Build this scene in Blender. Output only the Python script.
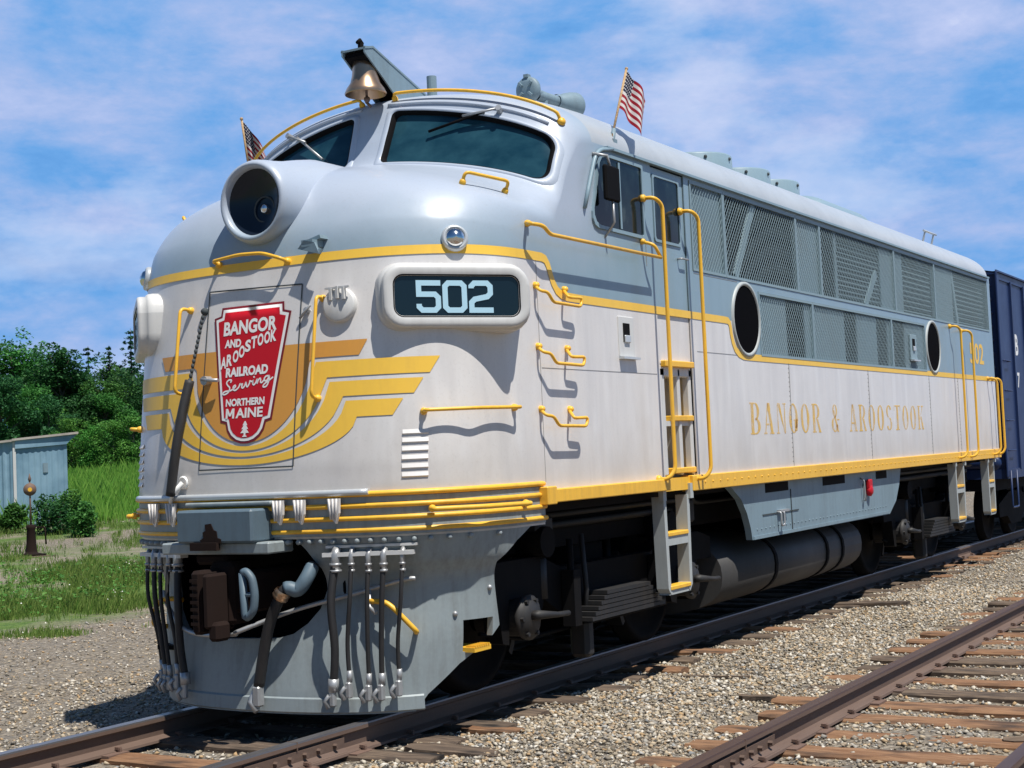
import bpy, math, random
import numpy as np
from mathutils import Vector, Matrix
random.seed(7); np.random.seed(7)
R = math.radians
scene = bpy.context.scene
for o in list(bpy.data.objects): bpy.data.objects.remove(o)
COL = scene.collection

# ---------------------------------------------------------------- camera
cam_d = bpy.data.cameras.new('camera'); cam = bpy.data.objects.new('camera', cam_d); COL.objects.link(cam)
YAW, PITCH, ROLL = 0.5278037541477343, 0.05048823190697796, -0.04358978791189832
Fv = Vector((-math.sin(YAW)*math.cos(PITCH), math.cos(YAW)*math.cos(PITCH), math.sin(PITCH)))
Rv = Vector((math.cos(YAW), math.sin(YAW), 0)); Uv = Rv.cross(Fv)
R2 = Rv*math.cos(ROLL)+Uv*math.sin(ROLL); U2 = -Rv*math.sin(ROLL)+Uv*math.cos(ROLL)
m = Matrix((R2, U2, -Fv)).transposed().to_4x4(); m.translation = (6.3775, -7.4815, 1.5816)
cam.matrix_world = m
cam_d.sensor_width = 36; cam_d.lens = 1500*36/1024; cam_d.clip_start = .1; cam_d.clip_end = 3000
scene.camera = cam

# ---------------------------------------------------------------- sun, sky, exposure
SUN = Vector((.45, -.165, 1.0)).normalized()
sd = bpy.data.lights.new('sun', 'SUN'); sd.energy = 5.0; sd.angle = R(.53); sd.color = (1, .955, .88)
so = bpy.data.objects.new('sun', sd); COL.objects.link(so); so.location = (20, -10, 40)
so.rotation_euler = SUN.to_track_quat('Z', 'Y').to_euler()
w = bpy.data.worlds.new('World'); scene.world = w; w.use_nodes = True
nt = w.node_tree; nt.nodes.clear(); N = nt.nodes.new; L = nt.links.new
sky = N('ShaderNodeTexSky'); sky.sky_type = 'NISHITA'; sky.sun_disc = False
sky.sun_elevation = math.asin(SUN.z); sky.sun_rotation = math.atan2(SUN.x, SUN.y)
sky.air_density = 1.0; sky.dust_density = .6; sky.ozone_density = 2.2
tc = N('ShaderNodeTexCoord')
def wmap(scale, loc=(0,0,0)):
    mp = N('ShaderNodeMapping'); mp.inputs['Scale'].default_value = scale; mp.inputs['Location'].default_value = loc
    L(tc.outputs['Generated'], mp.inputs['Vector']); return mp.outputs[0]
def wnoise(vec, sc, det, rough=.55, dist=0):
    n = N('ShaderNodeTexNoise'); n.inputs['Scale'].default_value = sc; n.inputs['Detail'].default_value = det
    n.inputs['Roughness'].default_value = rough; n.inputs['Distortion'].default_value = dist; L(vec, n.inputs['Vector']); return n.outputs['Fac']
def ramp(fac, stops, tree=None):
    r = (tree or nt).nodes.new('ShaderNodeValToRGB'); e = r.color_ramp.elements
    while len(e) > 1: e.remove(e[-1])
    e[0].position, c = stops[0]; e[0].color = (*c, 1) if len(c) == 3 else c
    for p, c in stops[1:]:
        k = e.new(p); k.color = (*c, 1)
    (tree or nt).links.new(fac, r.inputs[0]); return r.outputs[0]
def wmix(fac, a, b, typ='MIX'):
    x = N('ShaderNodeMix'); x.data_type = 'RGBA'; x.blend_type = typ
    if isinstance(fac, float): x.inputs[0].default_value = fac
    else: L(fac, x.inputs[0])
    for i, v in ((6, a), (7, b)):
        if isinstance(v, tuple): x.inputs[i].default_value = (*v, 1)
        else: L(v, x.inputs[i])
    return x.outputs[2]
tint = wmix(1.0, sky.outputs[0], (.60, .95, 1.25), 'MULTIPLY')
def lin(r, g, b, k=1/.05): return tuple(((c/255+.055)/1.055)**2.4*k for c in (r, g, b))
big = wnoise(wmap((1.0, 1.0, 2.6), (3.1, 1.7, .4)), 2.3, 9, .60, .12)
fine = wnoise(wmap((1.0, 1.0, 2.2), (8.0, 2.2, 1.9)), 8.0, 9, .62, .15)
cm = N('ShaderNodeMath'); cm.operation = 'MULTIPLY_ADD'; L(fine, cm.inputs[0]); cm.inputs[1].default_value = .42
c2 = N('ShaderNodeMath'); c2.operation = 'MULTIPLY'; L(big, c2.inputs[0]); c2.inputs[1].default_value = .58; L(c2.outputs[0], cm.inputs[2])
ccol = ramp(cm.outputs[0], [(.36, lin(74, 136, 202)), (.44, lin(102, 158, 218)), (.485, lin(130, 168, 220)), (.53, lin(156, 178, 222)), (.58, lin(176, 190, 228)), (.67, lin(218, 223, 241))])
# broken cloud only ahead of the camera; unseen sky behind and overhead darkened to cut fill
dp = N('ShaderNodeVectorMath'); dp.operation = 'DOT_PRODUCT'; L(tc.outputs['Generated'], dp.inputs[0]); dp.inputs[1].default_value = (-math.sin(YAW), math.cos(YAW), 0)
mf = N('ShaderNodeMapRange'); mf.interpolation_type = 'SMOOTHSTEP'; L(dp.outputs['Value'], mf.inputs[0])
for i_, v_ in ((1, -.1), (2, .55), (3, 0), (4, 1)): mf.inputs[i_].default_value = v_
sz = N('ShaderNodeSeparateXYZ'); L(tc.outputs['Generated'], sz.inputs[0])
zen = N('ShaderNodeMapRange'); zen.interpolation_type = 'SMOOTHSTEP'; L(sz.outputs[2], zen.inputs[0])
for i_, v_ in ((1, .40), (2, .75), (3, 1.0), (4, .0)): zen.inputs[i_].default_value = v_
mm = N('ShaderNodeMath'); mm.operation = 'MULTIPLY'; L(mf.outputs[0], mm.inputs[0]); L(zen.outputs[0], mm.inputs[1])
puff = wnoise(wmap((1.0, 1.0, 2.3), (4.3, 1.2, 3.1)), 3.4, 10, .56, .08)
ccol = wmix(ramp(puff, [(.545, (0, 0, 0)), (.60, (.26,)*3), (.70, (.62,)*3)]), ccol, lin(212, 220, 241))
skyc = wmix(mm.outputs[0], tint, ccol)
bg = N('ShaderNodeBackground'); bg.inputs[1].default_value = .05; L(skyc, bg.inputs[0])
wo = N('ShaderNodeOutputWorld'); L(bg.outputs[0], wo.inputs[0])
scene.view_settings.view_transform = 'Standard'; scene.view_settings.look = 'None'
scene.view_settings.exposure = 0.2; scene.view_settings.gamma = 1
scene.render.engine = 'CYCLES'

# ---------------------------------------------------------------- materials
MATS = {}
class NT:
    def __init__(s, name):
        s.m = bpy.data.materials.new(name); s.m.use_nodes = True; s.t = s.m.node_tree
        s.b = s.t.nodes['Principled BSDF']; MATS[name] = s.m
    def n(s, typ, **kw):
        x = s.t.nodes.new(typ)
        for k, v in kw.items(): setattr(x, k, v)
        return x
    def l(s, a, b): s.t.links.new(a, b)
    def coord(s, scale=(1,1,1), which='Object', loc=(0,0,0)):
        c = s.n('ShaderNodeTexCoord'); mp = s.n('ShaderNodeMapping'); mp.inputs['Scale'].default_value = scale; mp.inputs['Location'].default_value = loc
        s.l(c.outputs[which], mp.inputs[0]); return mp.outputs[0]
    def noise(s, vec, sc, det=4, rough=.5, dist=0.):
        x = s.n('ShaderNodeTexNoise'); x.inputs['Scale'].default_value = sc; x.inputs['Detail'].default_value = det
        x.inputs['Roughness'].default_value = rough; x.inputs['Distortion'].default_value = dist; s.l(vec, x.inputs['Vector']); return x.outputs['Fac']
    def voro(s, vec, sc, out='Color', feat='F1'):
        x = s.n('ShaderNodeTexVoronoi'); x.feature = feat; x.inputs['Scale'].default_value = sc; s.l(vec, x.inputs['Vector']); return x.outputs[out]
    def ramp(s, fac, stops): return ramp(fac, stops, s.t)
    def mix(s, fac, a, b, typ='MIX'):
        x = s.n('ShaderNodeMix', data_type='RGBA', blend_type=typ)
        if isinstance(fac, (int, float)): x.inputs[0].default_value = fac
        else: s.l(fac, x.inputs[0])
        for i, v in ((6, a), (7, b)):
            if isinstance(v, tuple): x.inputs[i].default_value = (*v, 1)
            else: s.l(v, x.inputs[i])
        return x.outputs[2]
    def math(s, op, a, b=0.0, c=0.0):
        x = s.n('ShaderNodeMath', operation=op)
        for i, v in enumerate((a, b, c)):
            if isinstance(v, (int, float)): x.inputs[i].default_value = v
            else: s.l(v, x.inputs[i])
        return x.outputs[0]
    def base(s, v):
        if isinstance(v, tuple): s.b.inputs['Base Color'].default_value = (*v, 1)
        else: s.l(v, s.b.inputs['Base Color'])
    def set(s, rough=.5, metal=0., spec=.5, coat=0., coatr=.1):
        s.b.inputs['Roughness'].default_value = rough; s.b.inputs['Metallic'].default_value = metal
        s.b.inputs['Specular IOR Level'].default_value = spec; s.b.inputs['Coat Weight'].default_value = coat; s.b.inputs['Coat Roughness'].default_value = coatr
    def rough(s, v): s.l(v, s.b.inputs['Roughness'])
    def bump(s, h, strength=.3, dist=.01):
        x = s.n('ShaderNodeBump'); x.inputs['Strength'].default_value = strength; x.inputs['Distance'].default_value = dist
        s.l(h, x.inputs['Height']); s.l(x.outputs[0], s.b.inputs['Normal'])
UP = (.225, .325, .385); LO = (.68, .655, .635); YEL = (.84, .47, .04); SIL = (.33, .365, .375)
def weathered(name, col, rough=.4, amt=.18, metal=0., streak=True, spec=.5, dirt=(.16, .13, .10)):
    t = NT(name)
    v = t.coord((1, 1, 1)); st = t.noise(t.coord((7, 7, .5)), 3.0, 5, .6); cl = t.noise(v, 2.2, 6, .6); fn = t.noise(v, 38, 3, .6)
    f = t.ramp(t.math('ADD', t.math('MULTIPLY', st, .55 if streak else .1), t.math('MULTIPLY', cl, .45 if streak else .9)), [(.46, (0, 0, 0)), (.72, (1, 1, 1))])
    c = t.mix(t.math('MULTIPLY', f, amt), col, dirt)
    c = t.mix(t.math('MULTIPLY', t.ramp(fn, [(.42, (0,)*3), (.75, (1,)*3)]), amt*.5), c, tuple(min(1, x*1.25) for x in col))
    t.base(c); t.set(rough, metal, spec)
    t.rough(t.math('ADD', t.math('MULTIPLY', cl, .25), rough-.1))
    return t
def body_paint():
    t = NT('body_paint')
    c = t.n('ShaderNodeTexCoord'); sp = t.n('ShaderNodeSeparateXYZ'); t.l(c.outputs['Object'], sp.inputs[0])
    Y, Z = sp.outputs[1], sp.outputs[2]
    mr = t.n('ShaderNodeMapRange', interpolation_type='LINEAR'); t.l(Y, mr.inputs[0])
    for i, v in ((1, 1.36), (2, 1.66), (3, 2.965), (4, 2.715)): mr.inputs[i].default_value = v
    thr = t.math('SUBTRACT', mr.outputs[0], t.math('MULTIPLY', t.math('GREATER_THAN', Y, 4.93), .32))
    up = t.math('GREATER_THAN', Z, thr)
    st = t.noise(t.coord((2.2, 2.2, .35)), 2.2, 3, .5, .8); cl = t.noise(t.coord(), 1.7, 6, .6); fn = t.noise(t.coord(), 60, 3, .6)
    st2 = t.noise(t.coord((1.5, 1.5, .22), loc=(4, 2, 0)), 4, 3, .5)
    lo = t.mix(t.math('MULTIPLY', t.ramp(st, [(.45, (0,)*3), (.72, (1,)*3)]), .42), LO, (.53, .515, .51))
    lo = t.mix(t.math('MULTIPLY', t.ramp(st2, [(.50, (0,)*3), (.68, (1,)*3)]), .35), lo, (.80, .79, .78))
    lo = t.mix(t.math('MULTIPLY', t.ramp(cl, [(.48, (0,)*3), (.75, (1,)*3)]), .22), lo, (.54, .52, .55))
    u = t.mix(t.math('MULTIPLY', t.ramp(st, [(.42, (0,)*3), (.72, (1,)*3)]), .35), UP, (.175, .265, .32))
    u = t.mix(t.math('MULTIPLY', t.ramp(cl, [(.46, (0,)*3), (.72, (1,)*3)]), .3), u, (.275, .37, .425))
    col = t.mix(up, lo, u)
    # sunlight painted into the colour: paler cab front and nose crown
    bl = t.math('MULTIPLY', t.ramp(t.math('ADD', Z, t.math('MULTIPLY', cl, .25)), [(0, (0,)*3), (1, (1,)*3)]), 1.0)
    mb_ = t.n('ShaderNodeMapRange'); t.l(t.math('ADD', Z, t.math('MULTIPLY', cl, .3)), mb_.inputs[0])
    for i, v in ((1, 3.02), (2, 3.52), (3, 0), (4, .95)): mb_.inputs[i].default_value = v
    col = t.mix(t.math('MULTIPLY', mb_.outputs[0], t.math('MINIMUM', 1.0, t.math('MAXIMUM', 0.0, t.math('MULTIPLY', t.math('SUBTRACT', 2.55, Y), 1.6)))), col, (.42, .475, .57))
    # roof sheet above the gutter: strong sun painted in as a paler mottled grey
    roof = t.math('MULTIPLY', t.math('GREATER_THAN', Z, 3.885), t.math('GREATER_THAN', Y, 2.2))
    col = t.mix(roof, col, t.mix(t.ramp(cl, [(.4, (0,)*3), (.7, (1,)*3)]), (.44, .47, .49), (.37, .40, .43)))
    col = t.mix(t.math('MULTIPLY', t.ramp(fn, [(.55, (0,)*3), (.8, (1,)*3)]), .18), col, (.25, .22, .19))
    # road dust thrown up along the bottom of the sheets, ragged upper edge
    du = t.n('ShaderNodeMapRange'); t.l(t.math('SUBTRACT', Z, t.math('MULTIPLY', t.noise(t.coord((2.5, 2.5, 1.2), loc=(1, 8, 2)), 1.8, 6, .65), .9)), du.inputs[0])
    for i, v in ((1, .92), (2, 1.42), (3, .34), (4, 0)): du.inputs[i].default_value = v
    col = t.mix(du.outputs[0], col, (.40, .35, .29))
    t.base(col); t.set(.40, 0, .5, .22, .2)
    t.rough(t.math('ADD', .22, t.math('MULTIPLY', cl, .3)))
    t.bump(t.math('ADD', t.noise(t.coord((1.6, 1.6, 1.1)), 1.6, 2, .4), t.math('MULTIPLY', t.noise(t.coord((1.5, 1.5, 1.2), loc=(3, 1, 7)), 4.5, 2, .5), .22)), .34, .02)
    return t.m
def flat(name, col, rough=.5, metal=0., spec=.5, coat=0.):
    t = NT(name); t.base(col); t.set(rough, metal, spec, coat); return t.m
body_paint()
weathered('yellow_paint', YEL, .4, .42, dirt=(.36, .19, .05))
weathered('wing_orange', (.64, .30, .055), .42, .20, dirt=(.40, .22, .08))
weathered('decal_yellow', (.86, .53, .065), .42, .20, dirt=(.45, .27, .08))
weathered('pilot_grey', (.27, .315, .33), .5, .55, dirt=(.11, .10, .085))
weathered('box_blue', (.10, .15, .19), .5, .4, dirt=(.05, .05, .05))
weathered('lower_grey', LO, .4, .18, dirt=(.40, .38, .37))
weathered('light_grey', (.60, .60, .59), .4, .18)
weathered('ladder_grey', (.40, .43, .43), .5, .3)
weathered('upper_grey', UP, .4, .25, dirt=(.17, .22, .25))
weathered('skirt_grey', (.19, .27, .32), .5, .4, dirt=(.085, .095, .10))
weathered('tank_grey', (.048, .047, .047), .6, .7, dirt=(.04, .035, .03))
weathered('truck_grey', (.017, .017, .018), .6, .5, dirt=(.05, .038, .03))
weathered('silver', (.55, .58, .60), .32, .12, metal=.3)
weathered('white_paint', (.78, .78, .77), .45, .15)
weathered('truck_black', (.005, .005, .006), .8, .4, spec=.15, dirt=(.016, .013, .011))
weathered('rust', (.017, .009, .007), .9, .7, spec=.2, dirt=(.014, .012, .011), streak=False)
weathered('rusty_steel', (.16, .10, .075), .7, .5, dirt=(.06, .05, .045), streak=False)
weathered('hose_rubber', (.018, .018, .02), .6, .6, dirt=(.06, .055, .05))
weathered('zinc', (.42, .43, .44), .4, .4, metal=.5, dirt=(.14, .12, .10))
weathered('boxcar_blue', (.009, .026, .095), .42, .3, dirt=(.015, .018, .035))
weathered('mesh_wire', (.23, .32, .36), .45, .1)
weathered('backing_grey', (.17, .245, .285), .5, .3)
flat('black', (.004, .004, .005), .8, 0, .12); flat('seam', (.06, .07, .075), .7, 0, .2); flat('seam_light', (.27, .27, .275), .7, 0, .2)
flat('red_paint', (.50, .008, .018), .5, 0, .3); flat('dark_red', (.17, .010, .016), .4); flat('emblem_white', (.80, .79, .77), .4)
flat('chrome', (.75, .76, .77), .12, 1.0); flat('numeral', (.45, .70, .84), .5)
flat('board_glass', (.006, .014, .022), .06, 0, .6); t = NT('dark_glass'); t.base(t.ramp(t.noise(t.coord((1, 2.2, 1.4)), 2.6, 5, .6), [(.40, (.003, .007, .009)), (.58, (.010, .020, .022)), (.66, (.035, .05, .05))])); t.set(.08, 0, .2); flat('deep_black', (.002, .002, .003), .9, 0, .05)
t = NT('windshield_glass'); t.base(t.mix(t.ramp(t.noise(t.coord((1, 1, 1.6)), 2.4, 6, .6), [(.35, (0,)*3), (.7, (1,)*3)]), (.005, .032, .055), (.026, .085, .115))); t.set(.10, 0, .35);  # lighter mottling in the base colour imitates reflections on the glass
t = NT('lens_glass'); t.base((.010, .016, .028)); t.set(.12, 0, .3)
t = NT('brass'); t.base(t.mix(t.noise(t.coord((4, 4, 1)), 4, 5), (.62, .40, .24), (.42, .29, .20))); t.set(.30, .85); 
t = NT('faded_yellow'); nn = t.noise(t.coord((1, 5, 2.2)), 3.2, 6, .7)
t.base((.80, .50, .10)); t.set(.5)
a = t.ramp(nn, [(.40, (.9,)*3), (.56, (.40,)*3), (.70, (.04,)*3)]); t.l(a, t.b.inputs['Alpha'])
t = NT('rail_side'); t.base(t.mix(t.noise(t.coord((8, .8, 8)), 2, 6, .65), (.085, .052, .042), (.17, .115, .085))); t.set(.7); t.bump(t.noise(t.coord(), 40, 4), .3, .004)
t = NT('rail_top'); t.base(t.mix(t.noise(t.coord((10, .6, 10)), 2, 5), (.30, .29, .29), (.12, .10, .095))); t.set(.38, .7)
t = NT('rail_top_rusty'); t.base(t.mix(t.noise(t.coord((10, .8, 10)), 2, 5), (.075, .040, .034), (.13, .085, .07))); t.set(.42, .4)
def wood(name, a, b, c):
    t = NT(name); v = t.coord((1.2, 16, 16)); n1 = t.noise(v, 2.4, 6, .65, .6); oi = t.n('ShaderNodeObjectInfo')
    col = t.mix(t.ramp(n1, [(.35, (0,)*3), (.65, (1,)*3)]), a, b); col = t.mix(t.ramp(t.noise(t.coord((.8, 3, 3)), 3, 4), [(.5, (0,)*3), (.7, (1,)*3)]), col, c)
    t.base(col); t.set(.85, 0, .2); t.bump(n1, .7, .012)
wood('tie_brown', (.17, .085, .045), (.30, .175, .10), (.065, .045, .035))
wood('tie_grey', (.07, .052, .042), (.19, .14, .10), (.025, .022, .021))
wood('pole_wood', (.42, .28, .15), (.55, .38, .22), (.35, .22, .12))
t = NT('corrugated'); v = t.coord((1, 1, 1)); nz = t.noise(t.coord((4, 4, .5)), 2, 5)
t.base(t.mix(nz, (.26, .36, .42), (.40, .50, .55))); t.set(.55, .2); t.base(t.mix(t.ramp(t.noise(v, 1.1, 4), [(.45, (0,)*3), (.7, (1,)*3)]), t.mix(nz, (.18, .32, .42), (.31, .46, .56)), (.13, .24, .33)))
weathered('roof_felt', (.42, .38, .34), .8, .5, streak=False)
def leaf(name, a, b):
    t = NT(name); oi = t.n('ShaderNodeObjectInfo'); g = t.n('ShaderNodeNewGeometry')
    c = t.ramp(g.outputs['Random Per Island'], [(0, a), (1, b)])
    hv = t.n('ShaderNodeHueSaturation'); t.l(c, hv.inputs['Color']); t.l(t.math('ADD', .80, t.math('MULTIPLY', oi.outputs['Random'], .4)), hv.inputs['Value'])
    t.l(t.math('ADD', .485, t.math('MULTIPLY', oi.outputs['Random'], .03)), hv.inputs['Hue']); t.base(hv.outputs[0]); t.set(.6, 0, .25)
    tr = t.n('ShaderNodeBsdfTranslucent'); t.l(hv.outputs[0], tr.inputs[0]); ms = t.n('ShaderNodeMixShader'); ms.inputs[0].default_value = .3
    out = t.t.nodes['Material Output']; t.l(t.b.outputs[0], ms.inputs[1]); t.l(tr.outputs[0], ms.inputs[2]); t.l(ms.outputs[0], out.inputs[0])
leaf('leaf_green', (.026, .125, .022), (.085, .25, .05)); leaf('leaf_dark', (.014, .078, .022), (.05, .155, .045)); leaf('leaf_light', (.05, .19, .03), (.13, .30, .055))
leaf('needle', (.014, .07, .03), (.04, .125, .05)); leaf('grass_blade', (.08, .17, .025), (.26, .34, .09)); leaf('grass_tall', (.10, .30, .035), (.24, .46, .08))
flat('bark', (.12, .10, .085), .9); flat('flower_white', (.75, .75, .68), .7)
t = NT('stone'); g = t.n('ShaderNodeNewGeometry')
t.base(t.ramp(g.outputs['Random Per Island'], [(0, (.05, .048, .045)), (.12, (.36, .30, .21)), (.26, (.18, .16, .135)), (.44, (.46, .385, .28)), (.58, (.41, .275, .145)), (.70, (.25, .235, .21)), (.84, (.53, .475, .385)), (.94, (.62, .58, .51)), (1, (.20, .21, .215))])); t.set(.85, 0, .25)
t = NT('ground_soil'); c = t.n('ShaderNodeTexCoord'); sp = t.n('ShaderNodeSeparateXYZ'); t.l(c.outputs['Object'], sp.inputs[0])
v = t.coord(); vc = t.voro(v, 34); bw = t.n('ShaderNodeRGBToBW'); t.l(vc, bw.inputs[0])
grav = t.ramp(bw.outputs[0], [(.15, (.06, .055, .05)), (.4, (.26, .21, .15)), (.6, (.15, .135, .115)), (.8, (.33, .28, .21)), (.95, (.46, .42, .37))])
grav = t.mix(t.math('MULTIPLY', t.ramp(t.noise(v, .9, 5), [(.4, (0,)*3), (.65, (1,)*3)]), .45), grav, (.20, .18, .155))
gd = t.noise(v, .35, 6, .6); edge = t.math('ADD', t.math('ADD', t.math('MULTIPLY', sp.outputs[0], -1.0), -9.6), t.math('MULTIPLY', gd, 3.2))
gm = t.ramp(edge, [(0, (0,)*3), (1, (1,)*3)])
band = t.math('ABSOLUTE', t.math('ADD', t.math('ADD', sp.outputs[0], 20.4), t.math('MULTIPLY', t.math('SUBTRACT', t.noise(v, .5, 5), .5), 3.0)))
gm = t.mix(1.0, gm, t.ramp(t.math('SUBTRACT', band, 1.1), [(0, (.12,)*3), (1, (1,)*3)]), 'MULTIPLY')
gg = t.mix(t.ramp(t.noise(v, 11, 6, .7), [(.35, (0,)*3), (.65, (1,)*3)]), (.035, .085, .015), (.15, .22, .055)); gg = t.mix(t.ramp(t.noise(v, .55, 5), [(.44, (0,)*3), (.56, (1,)*3)]), gg, (.24, .21, .16))
t.base(t.mix(gm, grav, gg)); t.set(.92, 0, .2); t.bump(t.math('ADD', t.voro(v, 26, 'Distance'), t.math('MULTIPLY', t.noise(v, 9, 4), .6)), .9, .03)
def flag_mat():
    t = NT('flag_cloth'); c = t.n('ShaderNodeTexCoord'); sp = t.n('ShaderNodeSeparateXYZ'); t.l(c.outputs['UV'], sp.inputs[0])
    U, V = sp.outputs[0], sp.outputs[1]
    s_ = t.math('LESS_THAN', t.math('FRACT', t.math('MULTIPLY', V, 6.5)), .5)
    col = t.mix(s_, (.52, .50, .49), (.24, .008, .02))
    can = t.math('MULTIPLY', t.math('LESS_THAN', U, .42), t.math('GREATER_THAN', V, .4615))
    cv = t.n('ShaderNodeCombineXYZ'); t.l(t.math('MULTIPLY', U, 15), cv.inputs[0]); t.l(t.math('MULTIPLY', V, 11), cv.inputs[1])
    d = t.voro(cv.outputs[0], 1.0, 'Distance'); t.t.nodes[-1]
    for n_ in t.t.nodes:
        if n_.type == 'TEX_VORONOI': n_.inputs['Randomness'].default_value = 0
    star = t.math('LESS_THAN', d, .27)
    t.base(t.mix(can, col, t.mix(star, (.008, .010, .035), (.45, .45, .45)))); t.set(.8, 0, .2)
flag_mat()
M = MATS

# ---------------------------------------------------------------- mesh builder
class MB:
    def __init__(s): s.v = []; s.f = []; s.mi = []; s.sm = []; s.uv = None
    def add(s, V, F, mi=0, smooth=False):
        b = len(s.v); s.v += [tuple(map(float, p)) for p in V]; s.f += [tuple(b+i for i in f) for f in F]; s.mi += [mi]*len(F); s.sm += [smooth]*len(F); return s
    def box(s, x0, x1, y0, y1, z0, z1, mi=0, bev=0.0):
        if bev > 0:
            b = bev; V = []
            # chamfered box: 24 verts
            for sx in (0, 1):
                for sy in (0, 1):
                    for sz in (0, 1):
                        X = (x0, x1)[sx]; Y = (y0, y1)[sy]; Z = (z0, z1)[sz]; dx = b*(1-2*sx); dy = b*(1-2*sy); dz = b*(1-2*sz)
                        V += [(X, Y+dy, Z+dz), (X+dx, Y, Z+dz), (X+dx, Y+dy, Z)]
            def i(sx, sy, sz, k): return (sx*4+sy*2+sz)*3+k
            F = []
            for a in (0, 1):
                q = [i(a,0,0,0), i(a,1,0,0), i(a,1,1,0), i(a,0,1,0)]; F.append(q if a else q[::-1])
                q = [i(0,a,0,1), i(1,a,0,1), i(1,a,1,1), i(0,a,1,1)]; F.append(q[::-1] if a else q)
                q = [i(0,0,a,2), i(1,0,a,2), i(1,1,a,2), i(0,1,a,2)]; F.append(q if a else q[::-1])
            for a in (0, 1):
                for c in (0, 1):
                    F.append([i(a,c,0,0), i(a,c,1,0), i(a,c,1,1), i(a,c,0,1)]); F.append([i(a,0,c,0), i(a,1,c,0), i(a,1,c,2), i(a,0,c,2)]); F.append([i(0,a,c,1), i(1,a,c,1), i(1,a,c,2), i(0,a,c,2)])
                    for d in (0, 1): F.append([i(a,c,d,0), i(a,c,d,1), i(a,c,d,2)])
            F2 = []; ctr = Vector(((x0+x1)/2, (y0+y1)/2, (z0+z1)/2))
            for f in F:
                P = [Vector(V[k]) for k in f]; n = (P[1]-P[0]).cross(P[2]-P[0]); c_ = sum(P, Vector())/len(P)
                F2.append(f if n.dot(c_-ctr) > 0 else f[::-1])
            return s.add(V, F2, mi)
        V = [(x, y, z) for x in (x0, x1) for y in (y0, y1) for z in (z0, z1)]
        return s.add(V, [(0,1,3,2), (4,6,7,5), (0,4,5,1), (2,3,7,6), (0,2,6,4), (1,5,7,3)], mi)
    def obox(s, c, ax, ay, az, mi=0):
        c, ax, ay, az = map(Vector, (c, ax, ay, az)); V = [c+ax*i+ay*j+az*k for i in (-1, 1) for j in (-1, 1) for k in (-1, 1)]
        return s.add(V, [(0,1,3,2), (4,6,7,5), (0,4,5,1), (2,3,7,6), (0,2,6,4), (1,5,7,3)], mi)
    def tube(s, P, r, n=8, mi=0, cap=True, smooth=True):
        P = [Vector(p) for p in P]; rr = r if isinstance(r, (list, tuple)) else [r]*len(P)
        T = []
        for i in range(len(P)):
            a = P[max(i-1, 0)]; b = P[min(i+1, len(P)-1)]; T.append((b-a).normalized())
        u = T[0].orthogonal().normalized(); V = []
        for i in range(len(P)):
            u = (u-T[i]*u.dot(T[i])).normalized(); w_ = T[i].cross(u)
            for k in range(n):
                a = 2*math.pi*k/n; V.append(P[i]+(u*math.cos(a)+w_*math.sin(a))*rr[i])
        F = [(i*n+k, i*n+(k+1) % n, (i+1)*n+(k+1) % n, (i+1)*n+k) for i in range(len(P)-1) for k in range(n)]
        s.add(V, F, mi, smooth)
        if cap:
            b = len(s.v)-len(V); s.f += [tuple(b+k for k in range(n))[::-1], tuple(b+(len(P)-1)*n+k for k in range(n))]; s.mi += [mi]*2; s.sm += [False]*2
        return s
    def lathe(s, prof, c, axis=(0,0,1), n=24, mi=0, smooth=True, closed=False):
        a = Vector(axis).normalized(); u = a.orthogonal().normalized(); w_ = a.cross(u); c = Vector(c); V = []
        for r_, h in prof:
            for k in range(n):
                t_ = 2*math.pi*k/n; V.append(c+a*h+(u*math.cos(t_)+w_*math.sin(t_))*r_)
        F = [(i*n+k, i*n+(k+1) % n, (i+1)*n+(k+1) % n, (i+1)*n+k) for i in range(len(prof)-1) for k in range(n)]
        return s.add(V, F, mi, smooth)
    def cyl(s, a, b, r, n=16, mi=0):
        a = Vector(a); b = Vector(b); h = (b-a).length; return s.lathe([(0, 0), (r, 0), (r, h), (0, h)], a, b-a, n, mi, False)
    def ball(s, c, r, n=10, mi=0, sq=1.0):
        return s.lathe([(r*math.sin(math.pi*i/n), -r*sq*math.cos(math.pi*i/n)) for i in range(n+1)], c, (0, 0, 1), n*2, mi)
    def prism(s, poly, fn, mi=0):
        """poly: 2D points; fn(a,b,side)->3D for side 0/1"""
        n = len(poly); V = [fn(a, b, 0) for a, b in poly]+[fn(a, b, 1) for a, b in poly]
        return s.add(V, [tuple(range(n))[::-1], tuple(range(n, 2*n))]+[(i, (i+1) % n, n+(i+1) % n, n+i) for i in range(n)], mi)
    def grid(s, G, mi=0, smooth=True, flip=False):
        r_, c_ = len(G), len(G[0]); V = [p for row in G for p in row]
        F = [((i*c_+j), (i*c_+j+1), ((i+1)*c_+j+1), ((i+1)*c_+j)) for i in range(r_-1) for j in range(c_-1)]
        if flip: F = [f[::-1] for f in F]
        return s.add(V, F, mi, smooth)
    def build(s, name, mat, parent=None):
        me = bpy.data.meshes.new(name); me.from_pydata(s.v, [], s.f); me.validate(); me.update()
        mats = mat if isinstance(mat, (list, tuple)) else [mat]
        for x in mats: me.materials.append(M[x])
        if len(me.polygons) == len(s.f):
            me.polygons.foreach_set('material_index', s.mi); me.polygons.foreach_set('use_smooth', s.sm)
        o = bpy.data.objects.new(name, me); COL.objects.link(o)
        if parent is not None:
            o.parent = parent
            if parent.get('off') is not None: o.location = (0, -parent['off'], 0)
        return o
def tag(o, label=None, cat=None, group=None, kind=None):
    for k, v in (('label', label), ('category', cat), ('group', group), ('kind', kind)):
        if v: o[k] = v
    return o
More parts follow.
